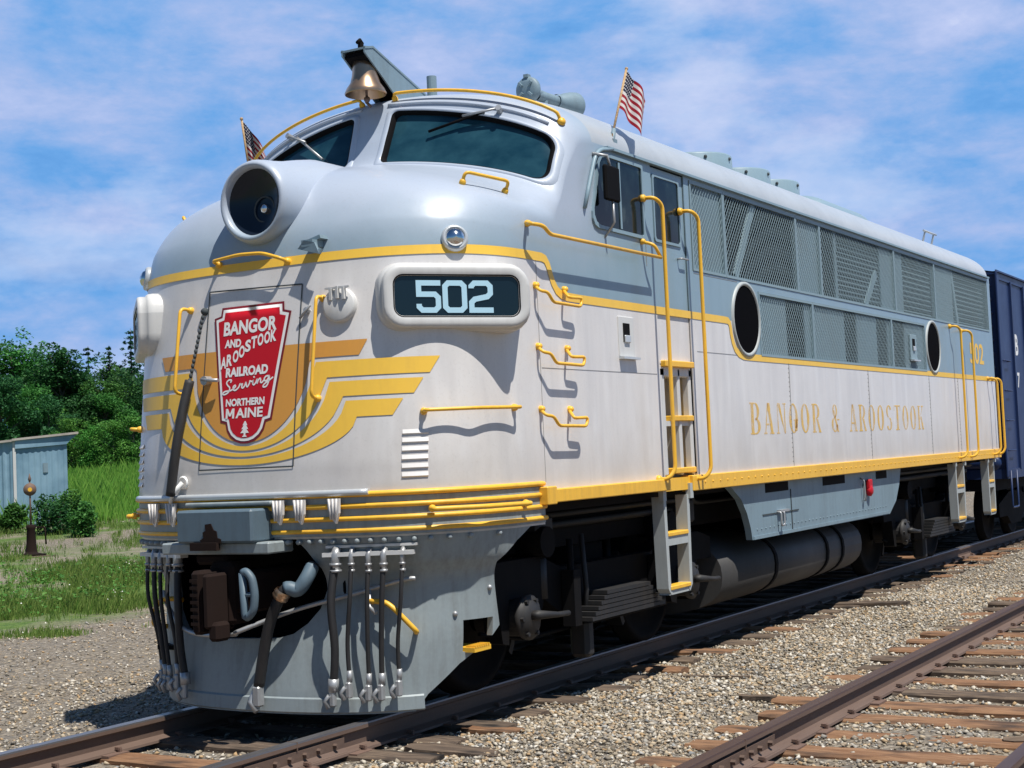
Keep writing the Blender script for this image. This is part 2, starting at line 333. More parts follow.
def empty(name, loc, rz=0):
    o = bpy.data.objects.new(name, None); COL.objects.link(o); o.location = loc; o.rotation_euler[2] = rz; o.empty_display_size = .3; return o
def fillet(P, rad=.05, n=4):
    P = [Vector(p) for p in P]; out = [P[0]]
    for i in range(1, len(P)-1):
        a, b, c = P[i-1], P[i], P[i+1]; d1 = (a-b); d2 = (c-b); r_ = min(rad, d1.length*.45, d2.length*.45)
        p, q = b+d1.normalized()*r_, b+d2.normalized()*r_
        for k in range(n+1):
            t_ = k/n; out.append(p*(1-t_)**2+b*2*t_*(1-t_)+q*t_*t_)
    out.append(P[-1]); return out
def rrect(w_, h, r_, n=5):
    o = []
    for cx, cy, a0 in ((w_/2-r_, h/2-r_, 0), (-w_/2+r_, h/2-r_, 90), (-w_/2+r_, -h/2+r_, 180), (w_/2-r_, -h/2+r_, 270)):
        for k in range(n+1):
            a = R(a0+90*k/n); o.append((cx+r_*math.cos(a), cy+r_*math.sin(a)))
    return o
def text_mesh(txt, bold=0.0, size=1.0, shear=0.0):
    cu = bpy.data.curves.new('txt', 'FONT'); cu.body = txt; cu.size = size; cu.offset = bold; cu.shear = shear; cu.resolution_u = 4
    o = bpy.data.objects.new('txt', cu); COL.objects.link(o); dg = bpy.context.evaluated_depsgraph_get(); me = o.evaluated_get(dg).to_mesh()
    V = [(v.co.x, v.co.y) for v in me.vertices]; F = [tuple(p.vertices) for p in me.polygons]
    o.evaluated_get(dg).to_mesh_clear(); bpy.data.objects.remove(o); bpy.data.curves.remove(cu)
    xs = [p[0] for p in V]; ys = [p[1] for p in V]; x0, x1, y0, y1 = min(xs), max(xs), min(ys), max(ys)
    return [((x-x0)/(x1-x0), (y-y0)/(y1-y0)) for x, y in V], F

# ================================================================ LOCOMOTIVE
TILT = 0.003868858558783827
loco = empty('locomotive', (0, 7.5, 0)); loco.rotation_euler[0] = TILT; loco['off'] = 7.5
tag(loco, 'silver grey streamlined diesel locomotive with yellow stripes and a red shield on its nose', 'locomotive')
# nose surface levels: zc, yc (centre line), zS, yS (where it meets the side), half width, plan exponent
LV = np.array([
[1.17,0.02,1.17,1.25,1.50,2.85],[1.45,0.00,1.45,1.23,1.50,2.85],[1.63,0.01,1.63,1.23,1.50,2.85],[2.20,0.085,2.20,1.26,1.50,2.85],
[2.81,0.18,2.81,1.32,1.50,2.95],[2.99,0.21,2.99,1.36,1.50,3.0],[3.20,0.27,3.09,1.42,1.50,3.0],[3.45,0.42,3.18,1.49,1.50,2.6],
[3.61,0.64,3.22,1.55,1.50,2.05],[3.70,0.92,3.26,1.59,1.50,1.75],[3.76,1.22,3.34,1.63,1.50,1.62],[3.80,1.42,3.42,1.69,1.50,1.6],
[4.02,1.53,3.62,1.80,1.50,1.65],[4.22,1.61,3.78,1.93,1.50,1.75],[4.30,1.66,3.84,2.01,1.50,1.9],[4.35,1.80,3.865,2.12,1.50,2.0],
[4.40,2.15,3.88,2.35,1.50,2.05],[4.44,2.65,3.88,2.65,1.50,2.0]])
LP = np.array([[1.19,0.02,1.19,1.25,1.50,2.85],[1.02,0.09,1.02,1.25,1.47,2.8],[0.86,0.16,0.86,1.25,1.41,2.7],[0.50,0.08,0.50,1.25,1.37,2.6],[0.20,0.03,0.20,1.25,1.33,2.5],[0.07,0.02,0.07,1.25,1.315,2.5]])
def lev(A, s):
    n = len(A); s = min(max(s, 0), n-1-1e-9); i = int(s); f = s-i
    p0, p1, p2, p3 = A[max(i-1, 0)], A[i], A[i+1], A[min(i+2, n-1)]; m1 = (p2-p0)/2; m2 = (p3-p1)/2; d = p2-p1
    m1 = np.where(d*m1 <= 0, 0, np.sign(m1)*np.minimum(abs(m1), 2*abs(d))); m2 = np.where(d*m2 <= 0, 0, np.sign(m2)*np.minimum(abs(m2), 2*abs(d)))
    h = f*f; g = h*f; return (2*g-3*h+1)*p1+(g-2*h+f)*m1+(-2*g+3*h)*p2+(g-h)*m2
def NS(s, x, A=LV):
    zc, yc, zS, yS, w_, p = lev(A, s); a = min(abs(x), 1); t_ = 1-(1-a**p)**(1/p)
    return Vector((w_*x, yc+(yS-yc)*t_, zc+(zS-zc)*t_))
def PS(s, x): return NS(s, x, LP)
def nrm(f, s, x):
    x = min(max(x, -.985), .985); e = 1e-3
    a = f(s+e*3, x)-f(s-e*3, x); b = f(s, x+e)-f(s, x-e); n_ = b.cross(a).normalized(); return n_
def solve(f, X, z, lo, hi):
    for _ in range(40):
        mid = (lo+hi)/2; wv = lev(LV if f is NS else LP, mid)[4]; pz = f(mid, max(-1, min(1, X/wv))).z
        if (pz < z) == (f is NS): lo = mid
        else: hi = mid
    wv = lev(LV if f is NS else LP, mid)[4]; return mid, max(-1, min(1, X/wv))
def front(X, z, off=0.0):
    """point on the nose at lateral X and height z, pushed out by off"""
    s, x = solve(NS, X, z, 0.01, 8.5); p = NS(s, x); return p+nrm(NS, s, x)*off if off else p
def frontn(X, z):
    s, x = solve(NS, X, z, 0.01, 8.5); return nrm(NS, s, x)
def pil(X, z, off=0.0):
    s, x = solve(PS, X, z, 0.01, 4.99); p = PS(s, x); n_ = nrm(PS, s, x); n_ = n_ if n_.y < 0 else -n_; return p+n_*off

def nose_rows(A, s0, s1, ns, nt):
    f = NS if A is LV else PS; T = np.sin(np.linspace(-1, 1, nt)*np.pi/2)
    return [[f(s, x) for x in T] for s in np.linspace(s0, s1, ns)]
REAR = 14.72
# --- shell: nose + cab + roof + left wall + rear wall
b = MB(); G = nose_rows(LV, 0, 17, 205, 121); b.grid(G)
eR = [r_[-1] for r_ in G]; eL = [r_[0] for r_ in G]
k0 = 9
b.grid([[p, Vector((1.5, max(p.y+.02, 3.13), p.z))] for p in eR[k0:]])
b.grid([[p, Vector((-1.5, REAR, p.z))] for p in eL[k0:]], flip=True)
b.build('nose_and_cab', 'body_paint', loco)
def roofz(X): return 3.88+.56*math.sqrt(max(0, 1-(X/1.5)**2))
rx = [1.5*math.sin(a) for a in np.linspace(-math.pi/2, math.pi/2, 61)]
b = MB(); b.grid([[Vector((x, y, roofz(x))) for x in rx] for y in (2.65, 6, 10, 14.60)])
# rounded rear end of the roof, rear wall
for_y = [14.60, 14.66, 14.70, 14.72]; ins = [0, .010, .035, .07]
b.grid([[Vector((x*(1-i_/1.5), y, 1.32+(roofz(x)-1.32)*(1-i_/3.1))) for x in rx] for y, i_ in zip(for_y, ins)])
b.build('roof', 'body_paint', loco)
b = MB(); b.box(-1.45, 1.45, 14.66, 14.70, 1.3, 3.9); b.prism([(x*.95, 3.88+(roofz(x)-3.88)*.86) for x in rx], lambda a, c, s: (a, 14.66+.045*s, c)); b.box(-.45, .45, 14.7, 15.0, 1.35, 3.7)
b.build('rear_wall', 'body_paint', loco)
# --- right side wall in strips round the grille openings
X0 = 1.5
b = MB()
def sheet(b, y0, y1, z0, z1, x=X0, th=.035): b.box(x-th, x, y0, y1, z0, z1)
sheet(b, 3.13, 3.19, 1.40, 3.88); sheet(b, 3.83, 3.93, 1.40, 3.88)
for y0, y1 in ((3.93, 6.108), (6.112, 8.608), (8.612, 11.118), (11.122, 12.55), (12.554, 14.72)): sheet(b, y0, y1, 1.40, 2.425)
sheet(b, 3.93, 5.40, 2.425, 3.085); sheet(b, 5.40, 11.06, 3.02, 3.085); sheet(b, 11.06, 14.72, 2.425, 3.085)
sheet(b, 3.93, 14.72, 3.84, 3.88); sheet(b, 14.55, 14.72, 3.085, 3.84)
b.build('side_wall', 'body_paint', loco)
for yv in (6.11, 8.61, 11.12, 12.552):
    b = MB()
    for k in range(22): b.ball((1.5, yv-.02, 1.46+k*.044), .006, 4, 0, 1)
    b.box(1.4985, 1.5025, yv-.006, yv+.006, 1.42, 2.42); b.build('panel_seam', 'seam_light', loco)
# backing behind grilles
b = MB(); b.box(1.36, 1.38, 3.95, 14.5, 2.40, 3.86); b.build('inner_bulkhead', 'black', loco)
for y0, y1, z0, z1 in ((3.95, 4.70, 3.09, 3.84), (6.47, 7.23, 3.09, 3.84), (7.72, 7.80, 3.09, 3.84), (9.35, 10.25, 3.09, 3.84), (11.60, 12.60, 3.09, 3.84), (5.2, 6.16, 2.43, 3.02), (6.68, 7.93, 2.43, 3.02), (8.35, 9.08, 2.43, 3.02), (9.50, 9.74, 2.43, 3.02), (10.2, 11.3, 2.43, 3.02)):
    b = MB(); b.box(1.465, 1.48, y0, y1, z0, z1); b.build('filter_panel', 'backing_grey', loco)
def dark(y0, y1, z0, z1, slats=0):
    b = MB(); b.box(1.385, 1.39, y0, y1, z0, z1); o = b.build('intake_opening', 'black', loco)
    if slats:
        b = MB(); n_ = int((z1-z0)/slats)
        for k in range(n_): b.obox((1.45, (y0+y1)/2, z0+(k+.5)*slats), (.012, 0, -.009), (0, (y1-y0)/2, 0), (.002, 0, .003))
        b.build('louvre', 'backing_grey', o)
dark(4.72, 6.45, 3.10, 3.83); dark(7.25, 7.72, 3.10, 3.83); dark(7.80, 9.35, 3.10, 3.83, .05); dark(10.3, 11.58, 3.12, 3.82, .06); dark(12.6, 14.45, 3.12, 3.82, .06)
for y0, y1 in ((6.16, 6.68), (7.93, 8.35), (9.08, 9.50), (9.74, 10.2)): dark(y0, y1, 2.47, 2.96)
for (ya, za), (yb, zb) in (((4.95, 3.12), (5.45, 3.82)), ((8.75, 3.10), (9.20, 3.5)), ((12.85, 3.12), (12.62, 3.80))):
    b = MB(); d = Vector((0, yb-ya, zb-za)); L_ = d.length; d.normalize(); pz = Vector((0, -d.z, d.y))
    b.obox((1.470, (ya+yb)/2, (za+zb)/2), (.010, 0, 0), d*L_/2, pz*.045); b.build('brace', 'mesh_wire', loco)
def grille(y0, y1, z0, z1, holes=(), fy=None):
    b = MB(); p = .054; sl = 1.15; r_ = .0024; H = z1-z0
    for sgn in (1, -1):
        c0 = y0-H/sl; k = 0
        while True:
            c = c0+k*p; k += 1
            if c > y1+H/sl: break
            # line y = c + sgn*(z-z0)/sl clipped
            pts = []
            a0 = c if sgn > 0 else c; 
            za, zb = z0, z1
            if sgn > 0: za = max(za, z0+(y0-c)*sl); zb = min(zb, z0+(y1-c)*sl)
            else: za = max(za, z0+(c-y1)*sl); zb = min(zb, z0+(c-y0)*sl)
            if zb-za < .01: continue
            segs = [(za, zb)]
            for hy, hz, hr in holes:
                new = []
                for u, v in segs:
                    n_ = max(2, int((v-u)/.02)); cur = None
                    for q in range(n_+1):
                        z = u+(v-u)*q/n_; y = c+sgn*(z-z0)/sl; ok = (y-hy)**2+(z-hz)**2 > hr*hr
                        if ok and cur is None: cur = z
                        if (not ok or q == n_) and cur is not None:
                            if z-cur > .02: new.append((cur, z))
                            cur = None
                segs = new
            for u, v in segs:
                A_ = Vector((1.492+.004*sgn, c+sgn*(u-z0)/sl, u)); B_ = Vector((1.492+.004*sgn, c+sgn*(v-z0)/sl, v)); d = (B_-A_).normalized(); q = Vector((0, -d.z, d.y))
                b.obox((A_+B_)/2, (.0011, 0, 0), (B_-A_)/2, q*r_)
    o = b.build('grille', 'mesh_wire', loco)
    f = MB(); t_ = .022
    if fy: y0, y1 = fy
    f.box(1.485, 1.507, y0-t_, y1+t_, z1, z1+t_); f.box(1.485, 1.507, y0-t_, y1+t_, z0-t_, z0); f.box(1.485, 1.507, y0-t_, y0, z0, z1); f.box(1.485, 1.507, y1, y1+t_, z0, z1)
    f.build('grille_frame', 'mesh_wire', o)
P1 = (5.065, 2.745); P2 = (11.39, 2.745)
for y0, y1 in ((3.96, 4.63), (4.68, 6.47), (6.52, 7.18), (7.23, 9.82), (9.87, 11.61), (11.66, 14.52)): grille(y0, y1, 3.11, 3.815)
for y0, y1, fy in ((5.25, 6.85, (5.42, 6.85)), (6.90, 9.58, None), (9.63, 11.2, (9.63, 11.02))): grille(y0, y1, 2.452, 2.995, ((P1[0], P1[1], .335), (P2[0], P2[1], .335)), fy)
for py, pz in (P1, P2):
    b = MB(); b.lathe([(.292, -.03), (.302, .012), (.316, .020), (.335, .014), (.340, -.02)], (1.5, py, pz), (1, 0, 0), 40)
    o = b.build('porthole', 'ladder_grey', loco); b = MB(); b.lathe([(0, .006), (.30, .006)], (1.5, py, pz), (1, 0, 0), 40); b.build('pane', 'deep_black', o)
# gutter and sill
b = MB(); b.box(1.49, 1.532, 2.40, 14.62, 3.862, 3.882); b.box(-1.532, -1.49, 2.40, 14.62, 3.862, 3.882)
b.tube(fillet([(1.512, 2.02, 3.38), (1.515, 2.13, 3.62), (1.518, 2.24, 3.83), (1.52, 2.50, 3.875)], .12, 6), .016, 8)
b.build('rain_gutter', 'upper_grey', loco)
b = MB()
for y in np.arange(5.0, 13.6, .19): b.ball((.62, y, roofz(.62)+.008), .016, 4); b.ball((-.62, y, roofz(.62)+.008), .016, 4)
b.box(.60, .64, 4.9, 13.7, roofz(.62)-.01, roofz(.62)+.012); b.box(-.64, -.60, 4.9, 13.7, roofz(.62)-.01, roofz(.62)+.012); b.build('roof_seam', 'seam', loco)
b = MB(); b.box(1.42, 1.56, 1.20, 3.17, 1.31, 1.40, 0, .006); b.box(1.42, 1.575, 1.17, 1.30, 1.30, 1.42, 0, .006); b.build('sill_beam', 'yellow_paint', loco)
b = MB(); b.box(1.42, 1.53, 3.66, 14.72, 1.285, 1.41, 0, .006); b.box(-1.53, -1.42, 1.2, 14.72, 1.285, 1.41, 0, .006)
for y in np.arange(3.9, 14.6, .16): b.ball((1.53, y, 1.35), .009, 4)
b.build('sill_beam', 'yellow_paint', loco)
b = MB(); b.box(1.40, 1.50, 3.14, 3.68, 1.30, 1.40); b.build('door_sill', 'yellow_paint', loco)

# --- paint stripe as an edge strip following the shell
def strip(name, pts, nrmf, wd, mat='decal_yellow', off=.004):
    """pts: centre line on the surface; nrmf(i) surface normal"""
    b = MB(); P = [Vector(p) for p in pts]; G = []
    for i, p in enumerate(P):
        t_ = (P[min(i+1, len(P)-1)]-P[max(i-1, 0)]).normalized(); n_ = nrmf(i); s_ = n_.cross(t_).normalized()
        G.append([p+n_*off-s_*wd/2, p+n_*off, p+n_*off+s_*wd/2])
    b.grid(G); return b.build(name, mat, loco)
xs = np.sin(np.linspace(-1, 1, 121)*np.pi/2)*.9995
pts = []; nn_ = []
for x in xs:
    X = 1.5*x; s, xx = solve(NS, X, 2.965, .01, 8.5); pts.append(NS(s, xx)); n_ = nrm(NS, s, xx)
    if abs(x) > .98: n_ = n_.lerp(Vector((math.copysign(1, x), 0, 0)), min(1, (abs(x)-.98)/.012)).normalized()
    nn_.append(n_)
SX = Vector((1, 0, 0))
side = [(1.36, 2.965), (1.41, 2.955), (1.445, 2.92), (1.475, 2.86), (1.51, 2.80), (1.56, 2.752), (1.62, 2.728), (1.70, 2.718)]+[(y, 2.715) for y in np.linspace(1.9, 4.55, 8)]
side += [(4.64, 2.712), (4.675, 2.69), (4.69, 2.655), (4.70, 2.60), (4.73, 2.53), (4.78, 2.47), (4.86, 2.43), (4.96, 2.412), (5.1, 2.41)]+[(y, 2.41) for y in np.linspace(5.5, 14.715, 14)]
pts += [Vector((1.5, y, z)) for y, z in side]; nn_ += [SX]*len(side)
strip('belt_stripe', pts, lambda i: nn_[i], .06)
sl_ = [(-1.5, y, z) for y, z in side]; strip('belt_stripe', sl_, lambda i: -SX, .06)

# --- front wings, four nested bands with slanted tips
def curve_z(X, zt, zb, Xc):
    a = abs(X)
    return zt if a >= Xc else zt-(zt-zb)*math.sqrt(max(0, 1-(a/Xc)**2))
bands = [((2.41, 2.41, .01), (2.312, 1.795, .475), .865, .815), ((2.283, 1.772, .505), (2.180, 1.745, .585), 1.26, 1.215),
         ((2.150, 1.728, .615), (2.055, 1.706, .705), 1.185, 1.14), ((2.025, 1.690, .735), (1.922, 1.652, .815), 1.085, 1.03)]
for top, bot, xt, xb in bands:
    G = []
    for u in np.linspace(-1, 1, 97):
        u = math.sin(u*math.pi/2)
        row = []
        za, zb_ = curve_z(u*xt, *top), curve_z(u*xb, *bot)
        nr = 7 if top[0] == top[1] else 4
        for v in np.linspace(0, 1, nr):
            X = u*(xt+(xb-xt)*v); row.append(front(X, za+(zb_-za)*v, .004))
        G.append(row)
    b = MB(); b.grid(G); b.build('wing_stripe', 'wing_orange' if top[0] == top[1] else 'decal_yellow', loco)
# --- nose door outline, latch
b = MB(); dl = [(-.40, 1.63), (-.40, 2.82), (.385, 2.80), (.385, 1.63), (-.40, 1.63)]
for (xa, za), (xb, zb_) in zip(dl[:-1], dl[1:]):
    b.grid([[front(xa+(xb-xa)*t_+(o_ if abs(za-zb_) > .1 else 0), za+(zb_-za)*t_+(o_ if abs(za-zb_) < .1 else 0), .0052) for o_ in (-.0045, .0045)] for t_ in np.linspace(0, 1, 16)])
nd = b.build('nose_door', 'seam', loco)
b = MB(); p = front(-.35, 2.22); b.cyl(p, p+Vector((0, -.06, 0)), .03, 12); b.tube([p+Vector((-.03, -.05, .01)), p+Vector((.05, -.06, 0)), p+Vector((.12, -.055, -.005))], .012); b.build('latch', 'zinc', nd)
# --- shield
OUT = [(0, 2.70), (.262, 2.70), (.268, 2.645), (.325, 2.632), (.215, 1.935), (.17, 1.925), (.155, 1.875), (.125, 1.835), (.08, 1.805), (.035, 1.792), (0, 1.79)]
def inset(poly, d):
    P = [Vector((a, c)) for a, c in poly]; out = []
    for i, p in enumerate(P):
        if i == 0: out.append((0, p.y-d)); continue
        if i == len(P)-1: out.append((0, p.y+d)); continue
        t1 = (p-P[i-1]).normalized(); t2 = (P[i+1]-p).normalized(); n1 = Vector((t1.y, -t1.x)); n2 = Vector((t2.y, -t2.x)); q = (n1+n2)/(1+n1.dot(n2)); out.append((p.x+q.x*d, p.y+q.y*d))
    return out
def shield_layer(name, poly, off, mat, par):
    rows = []
    for (xa, za), (xb, zb_) in zip(poly[:-1], poly[1:]):
        n_ = max(1, int(abs(za-zb_)/.06))
        for k in range(n_): rows.append((xa+(xb-xa)*k/n_, za+(zb_-za)*k/n_))
    rows.append(poly[-1]); b = MB(); b.grid([[front(h*u-.012, z, off) for u in np.linspace(-1, 1, 9)] for h, z in rows]); return b.build(name, mat, par)
sh = shield_layer('shield_emblem', OUT, .0058, 'dark_red', loco); tag(sh, 'red keystone shaped shield with white border and lettering')
shield_layer('shield_border', inset(OUT, .016), .0072, 'emblem_white', sh); shield_layer('shield_field', inset(OUT, .036), .0086, 'red_paint', sh)
def place_text(name, txt, x0, x1, z0, z1, par, bold=.02, off=.0105, zslope=0., shear=0., mat='emblem_white', gx=0):
    V, F = text_mesh(txt, bold, 1, shear); b = MB(); b.add([front(x0+(x1-x0)*a, z0+(z1-z0)*c+zslope*a, off) for a, c in V], F); return b.build(name, mat, par)
place_text('lettering', 'BANGOR', -.242, .205, 2.505, 2.60, sh, .038, zslope=.012)
place_text('lettering', 'AND', -.225, -.085, 2.425, 2.480, sh, .045)
word = 'AROOSTOOK'; xw = [-.250, -.200, -.148, -.098, -.049, .001, .054, .108, .160]; zw = [2.285, 2.300, 2.322, 2.350, 2.385, 2.405, 2.418, 2.428, 2.438]
for c, x, z in zip(word, xw, zw): place_text('lettering', c, x, x+.048, z, z+.080, sh, .04, zslope=.006)
place_text('lettering', 'RAILROAD', -.20, .155, 2.228, 2.292, sh, .05, zslope=.006)
place_text('lettering', 'NORTHERN', -.185, .140, 2.036, 2.086, sh, .045)
place_text('lettering', 'AINE', -.096, .130, 1.957, 2.022, sh, .03)
b = MB()
for i, (xa, za, xb, zb, wd) in enumerate(((-.172, 1.957, -.172, 2.022, .017), (-.116, 1.957, -.116, 2.022, .017), (-.170, 2.022, -.144, 1.972, .016), (-.118, 2.022, -.144, 1.972, .016))):
    b.grid([[front(xa+(xb-xa)*t_-wd/2, za+(zb-za)*t_, .0102+.0003*i), front(xa+(xb-xa)*t_+wd/2, za+(zb-za)*t_, .0102+.0003*i)] for t_ in (0, .5, 1)])
b.build('lettering', 'emblem_white', sh)
def pen(name, P, wd, par, mat, off=.0105, closed=False):
    b = MB(); P = [Vector((a, c)) for a, c in P]; G = []
    for i, p in enumerate(P):
        a = P[max(i-1, 0)]; c = P[min(i+1, len(P)-1)]; t_ = (c-a).normalized(); n_ = Vector((-t_.y, t_.x))*wd/2
        G.append([front(p.x+n_.x, p.y+n_.y, off), front(p.x-n_.x, p.y-n_.y, off)])
    b.grid(G); return b.build(name, mat, par)
def smooth_path(K, n=7):
    P = [np.array(k, float) for k in K]; out = []
    for i in range(len(P)-1):
        p0, p1, p2, p3 = P[max(i-1, 0)], P[i], P[i+1], P[min(i+2, len(P)-1)]
        for t_ in np.linspace(0, 1, n, endpoint=False): out.append(.5*((2*p1)+(-p0+p2)*t_+(2*p0-5*p1+4*p2-p3)*t_**2+(-p0+3*p1-3*p2+p3)*t_**3))
    out.append(P[-1]); return out
# "Serving" in one running hand: unit coordinates, x right, y up
S_ = [(.17,.95),(.20,1.10),(.12,1.16),(.06,1.02),(.10,.80),(.16,.60),(.13,.34),(.03,.24),(-.04,.32),(.02,.44),(.18,.40),(.27,.46)]
e_ = [(.27,.46),(.33,.58),(.31,.68),(.26,.58),(.28,.38),(.34,.33),(.42,.46)]
r_l = [(.42,.46),(.46,.68),(.48,.60),(.53,.62),(.51,.42),(.55,.34),(.60,.46)]
v_l = [(.60,.46),(.63,.66),(.65,.40),(.68,.34),(.73,.52),(.74,.68),(.78,.62),(.82,.60)]
i_l = [(.82,.46),(.84,.66),(.83,.42),(.87,.34),(.92,.48)]
n_l = [(.92,.48),(.95,.66),(.95,.36),(.98,.56),(1.03,.66),(1.05,.54),(1.05,.38),(1.09,.34),(1.14,.46)]
g_l = [(1.28,.66),(1.20,.68),(1.15,.54),(1.18,.38),(1.24,.42),(1.29,.66),(1.28,.30),(1.22,.00),(1.13,.02),(1.16,.18),(1.30,.36),(1.40,.50)]
for K in (S_, e_+r_l[1:], v_l, i_l, n_l, g_l):
    pen('lettering', [(-.205+.29*a, 2.094+.096*c+.048*a) for a, c in smooth_path(K)], .0105, sh, 'emblem_white')
pen('lettering', [(-.205+.29*.84, 2.094+.096*.84+.048*.84), (-.205+.29*.87, 2.094+.096*.90+.048*.87)], .012, sh, 'emblem_white')
b = MB()
rows = [(.004, 1.935), (.020, 1.908), (.011, 1.908), (.028, 1.883), (.014, 1.883), (.036, 1.858), (.008, 1.858), (.008, 1.843), (.018, 1.838), (.018, 1.833)]
b.grid([[front(-.012-h, z, .0105), front(-.012, z, .0105), front(-.012+h, z, .0105)] for h, z in rows], smooth=False); b.build('pine_tree_symbol', 'emblem_white', sh)

# --- headlight
HZ = 3.385; b = MB()
b.lathe([(.218, .05), (.224, -.02), (.242, -.045), (.264, -.035), (.280, .0), (.287, .06), (.292, .14), (.305, .25), (.335, .40), (.36, .55), (.36, .9)], (0, .20, HZ), (0, 1, 0), 48); hl = b.build('headlight', 'body_paint', loco)
b = MB(); b.lathe([(0, .055), (.10, .048), (.18, .025), (.226, .0)], (0, .205, HZ), (0, 1, 0), 40); b.build('reflector', 'lens_glass', hl)
b = MB(); b.lathe([(.0, .0), (.024, .004), (.032, .016), (.032, .05)], (.045, .225, HZ-.045), (0, 1, 0), 20); b.build('lamp', 'chrome', hl)
b = MB(); b.lathe([(.078, 0), (.084, -.004), (.090, 0)], (.045, .245, HZ-.05), (0, 1, 0), 28); b.build('lamp_ring', 'seam', hl)

# --- number boards
def digits(b, fn, h):
    """blocky 502 in unit boxes; fn(u,v)->3D, u across from -.5 to .5"""
    def pl(K, wd):
        P = [Vector(k) for k in K]; G = []
        for i, p in enumerate(P):
            t1 = (p-P[i-1]).normalized() if i else (P[1]-p).normalized(); t2 = (P[i+1]-p).normalized() if i < len(P)-1 else t1
            n1 = Vector((-t1.y, t1.x)); n2 = Vector((-t2.y, t2.x)); q = (n1+n2)/(1+n1.dot(n2))*wd/2; G.append([fn(p.x+q.x, p.y+q.y), fn(p.x-q.x, p.y-q.y)])
        b.grid(G, smooth=False)
    wd = h*.165; a = h*.5-wd/2; W_ = h*.30; c = h*.10; sp = h*.82
    pl([(-sp+W_+wd/2, a), (-sp-W_, a), (-sp-W_, h*.07), (-sp+W_-c, h*.07), (-sp+W_, h*.07-c), (-sp+W_, -a+c), (-sp+W_-c, -a), (-sp-W_+c, -a), (-sp-W_, -a+c), (-sp-W_, -a+c*1.9)], wd)
    pl([(0, a), (-W_+c, a), (-W_, a-c), (-W_, -a+c), (-W_+c, -a), (W_-c, -a), (W_, -a+c), (W_, a-c), (W_-c, a), (0, a)], wd)
    pl([(sp-W_, a-c*1.6), (sp-W_, a-c), (sp-W_+c, a), (sp+W_-c, a), (sp+W_, a-c), (sp+W_, h*.10), (sp+W_-c, h*.10-c), (sp-W_+c, h*.02-c), (sp-W_, h*.02-c*2), (sp-W_, -a), (sp+W_+wd/2, -a)], wd)
def number_board(sg):
    A = Vector((sg*.965, .205, 2.664)); B_ = Vector((sg*1.60, .814, 2.644)); u = (B_-A).normalized()*(1 if sg > 0 else -1); 
    c = (A+B_)/2; n_ = Vector((u.y, -u.x, 0)).normalized()
    if n_.y > 0: n_ = -n_
    c = c+n_*.075+u*(.045*sg)
    v = Vector((0, 0, 1)); w_, h = .945, .40
    def ring(b, prof, r0):  # prof: list of (grow, depth along normal)
        G = []
        for g, d in prof:
            q = rrect(w_+2*g, h+2*g, r0+g); q.append(q[0]); G.append([c+u*a+v*e+n_*d for a, e in q])
        b.grid(G)
    b = MB(); ring(b, [(-.078, -.012), (-.073, .006), (-.062, .012), (-.030, .013), (-.012, .010), (-.003, .002), (0, -.012), (0, -.05), (.010, -.054), (.018, -.070), (.022, -.10), (.024, -.62)], .13)
    o = b.build('number_board', 'light_grey', loco)
    b = MB(); q = rrect(w_-.12, h-.12, .06); b.add([c+u*a+v*e+n_*(-.003) for a, e in q], [tuple(range(len(q)))]); pn = b.build('pane', 'board_glass', o)
    b = MB(); digits(b, lambda a, e: c+u*(a-.015)+v*(e-.004)+n_*.002, .205); b.build('numeral', 'numeral', pn)
    b = MB(); G = []
    for g, d in ((-.078, -.006), (-.070, .011), (-.060, .011)):
        q = rrect(w_+2*g, h+2*g, .13+g); q.append(q[0]); G.append([c+u*a+v*e+n_*d for a, e in q])
    b.grid(G); b.build('gasket', 'black', o)
    return o
number_board(1); number_board(-1)
# --- classification lamps, step bracket, cover disc
for sg in (1, -1):
    p = front(sg*1.31, 3.03); n_ = frontn(sg*1.31, 3.03); n_ = (n_+Vector((0, -.2, 0))).normalized()
    b = MB(); b.lathe([(.085, -.04), (.088, .02), (.080, .035), (.068, .040), (.062, .030)], p, n_, 28); o = b.build('classification_lamp', 'silver', loco)
    b = MB(); b.lathe([(.064, .03), (.050, .055), (.025, .07), (0, .074)], p, n_, 20); b.build('lens', 'chrome', o)
p = front(.50, 3.02); b = MB(); b.obox(p+Vector((-.02, -.05, .03)), (.045, 0, 0), (0, .06, 0), (0, 0, .022)); b.prism([(-.09, 0), (.10, -.02), (.09, -.05), (.05, .03), (-.03, .05)], lambda a, c, s: p+Vector((a-.01, -.105+.02*s-abs(c)*.2, c+.0)))
b.obox(p+Vector((.0, -.02, .06)), (.05, 0, .012), (0, .04, 0), (-.004, 0, .012)); b.build('step_bracket', 'skirt_grey', loco)
p = front(.678, 2.635); n_ = frontn(.678, 2.635); b = MB(); b.lathe([(.115, -.01), (.115, .03), (.10, .04), (0, .042)], p, n_, 28)
for k in (-1, 0, 1): b.obox(p+n_*.045+Vector((k*.05, 0, .075-.008*abs(k))), (.009, 0, 0), (0, .012, 0), (0, 0, .038))
b.obox(p+n_*.042+Vector((0, 0, .105)), (.095, 0, 0), (0, .008, 0), (0, 0, .007)); b.build('cover_disc', 'light_grey', loco)

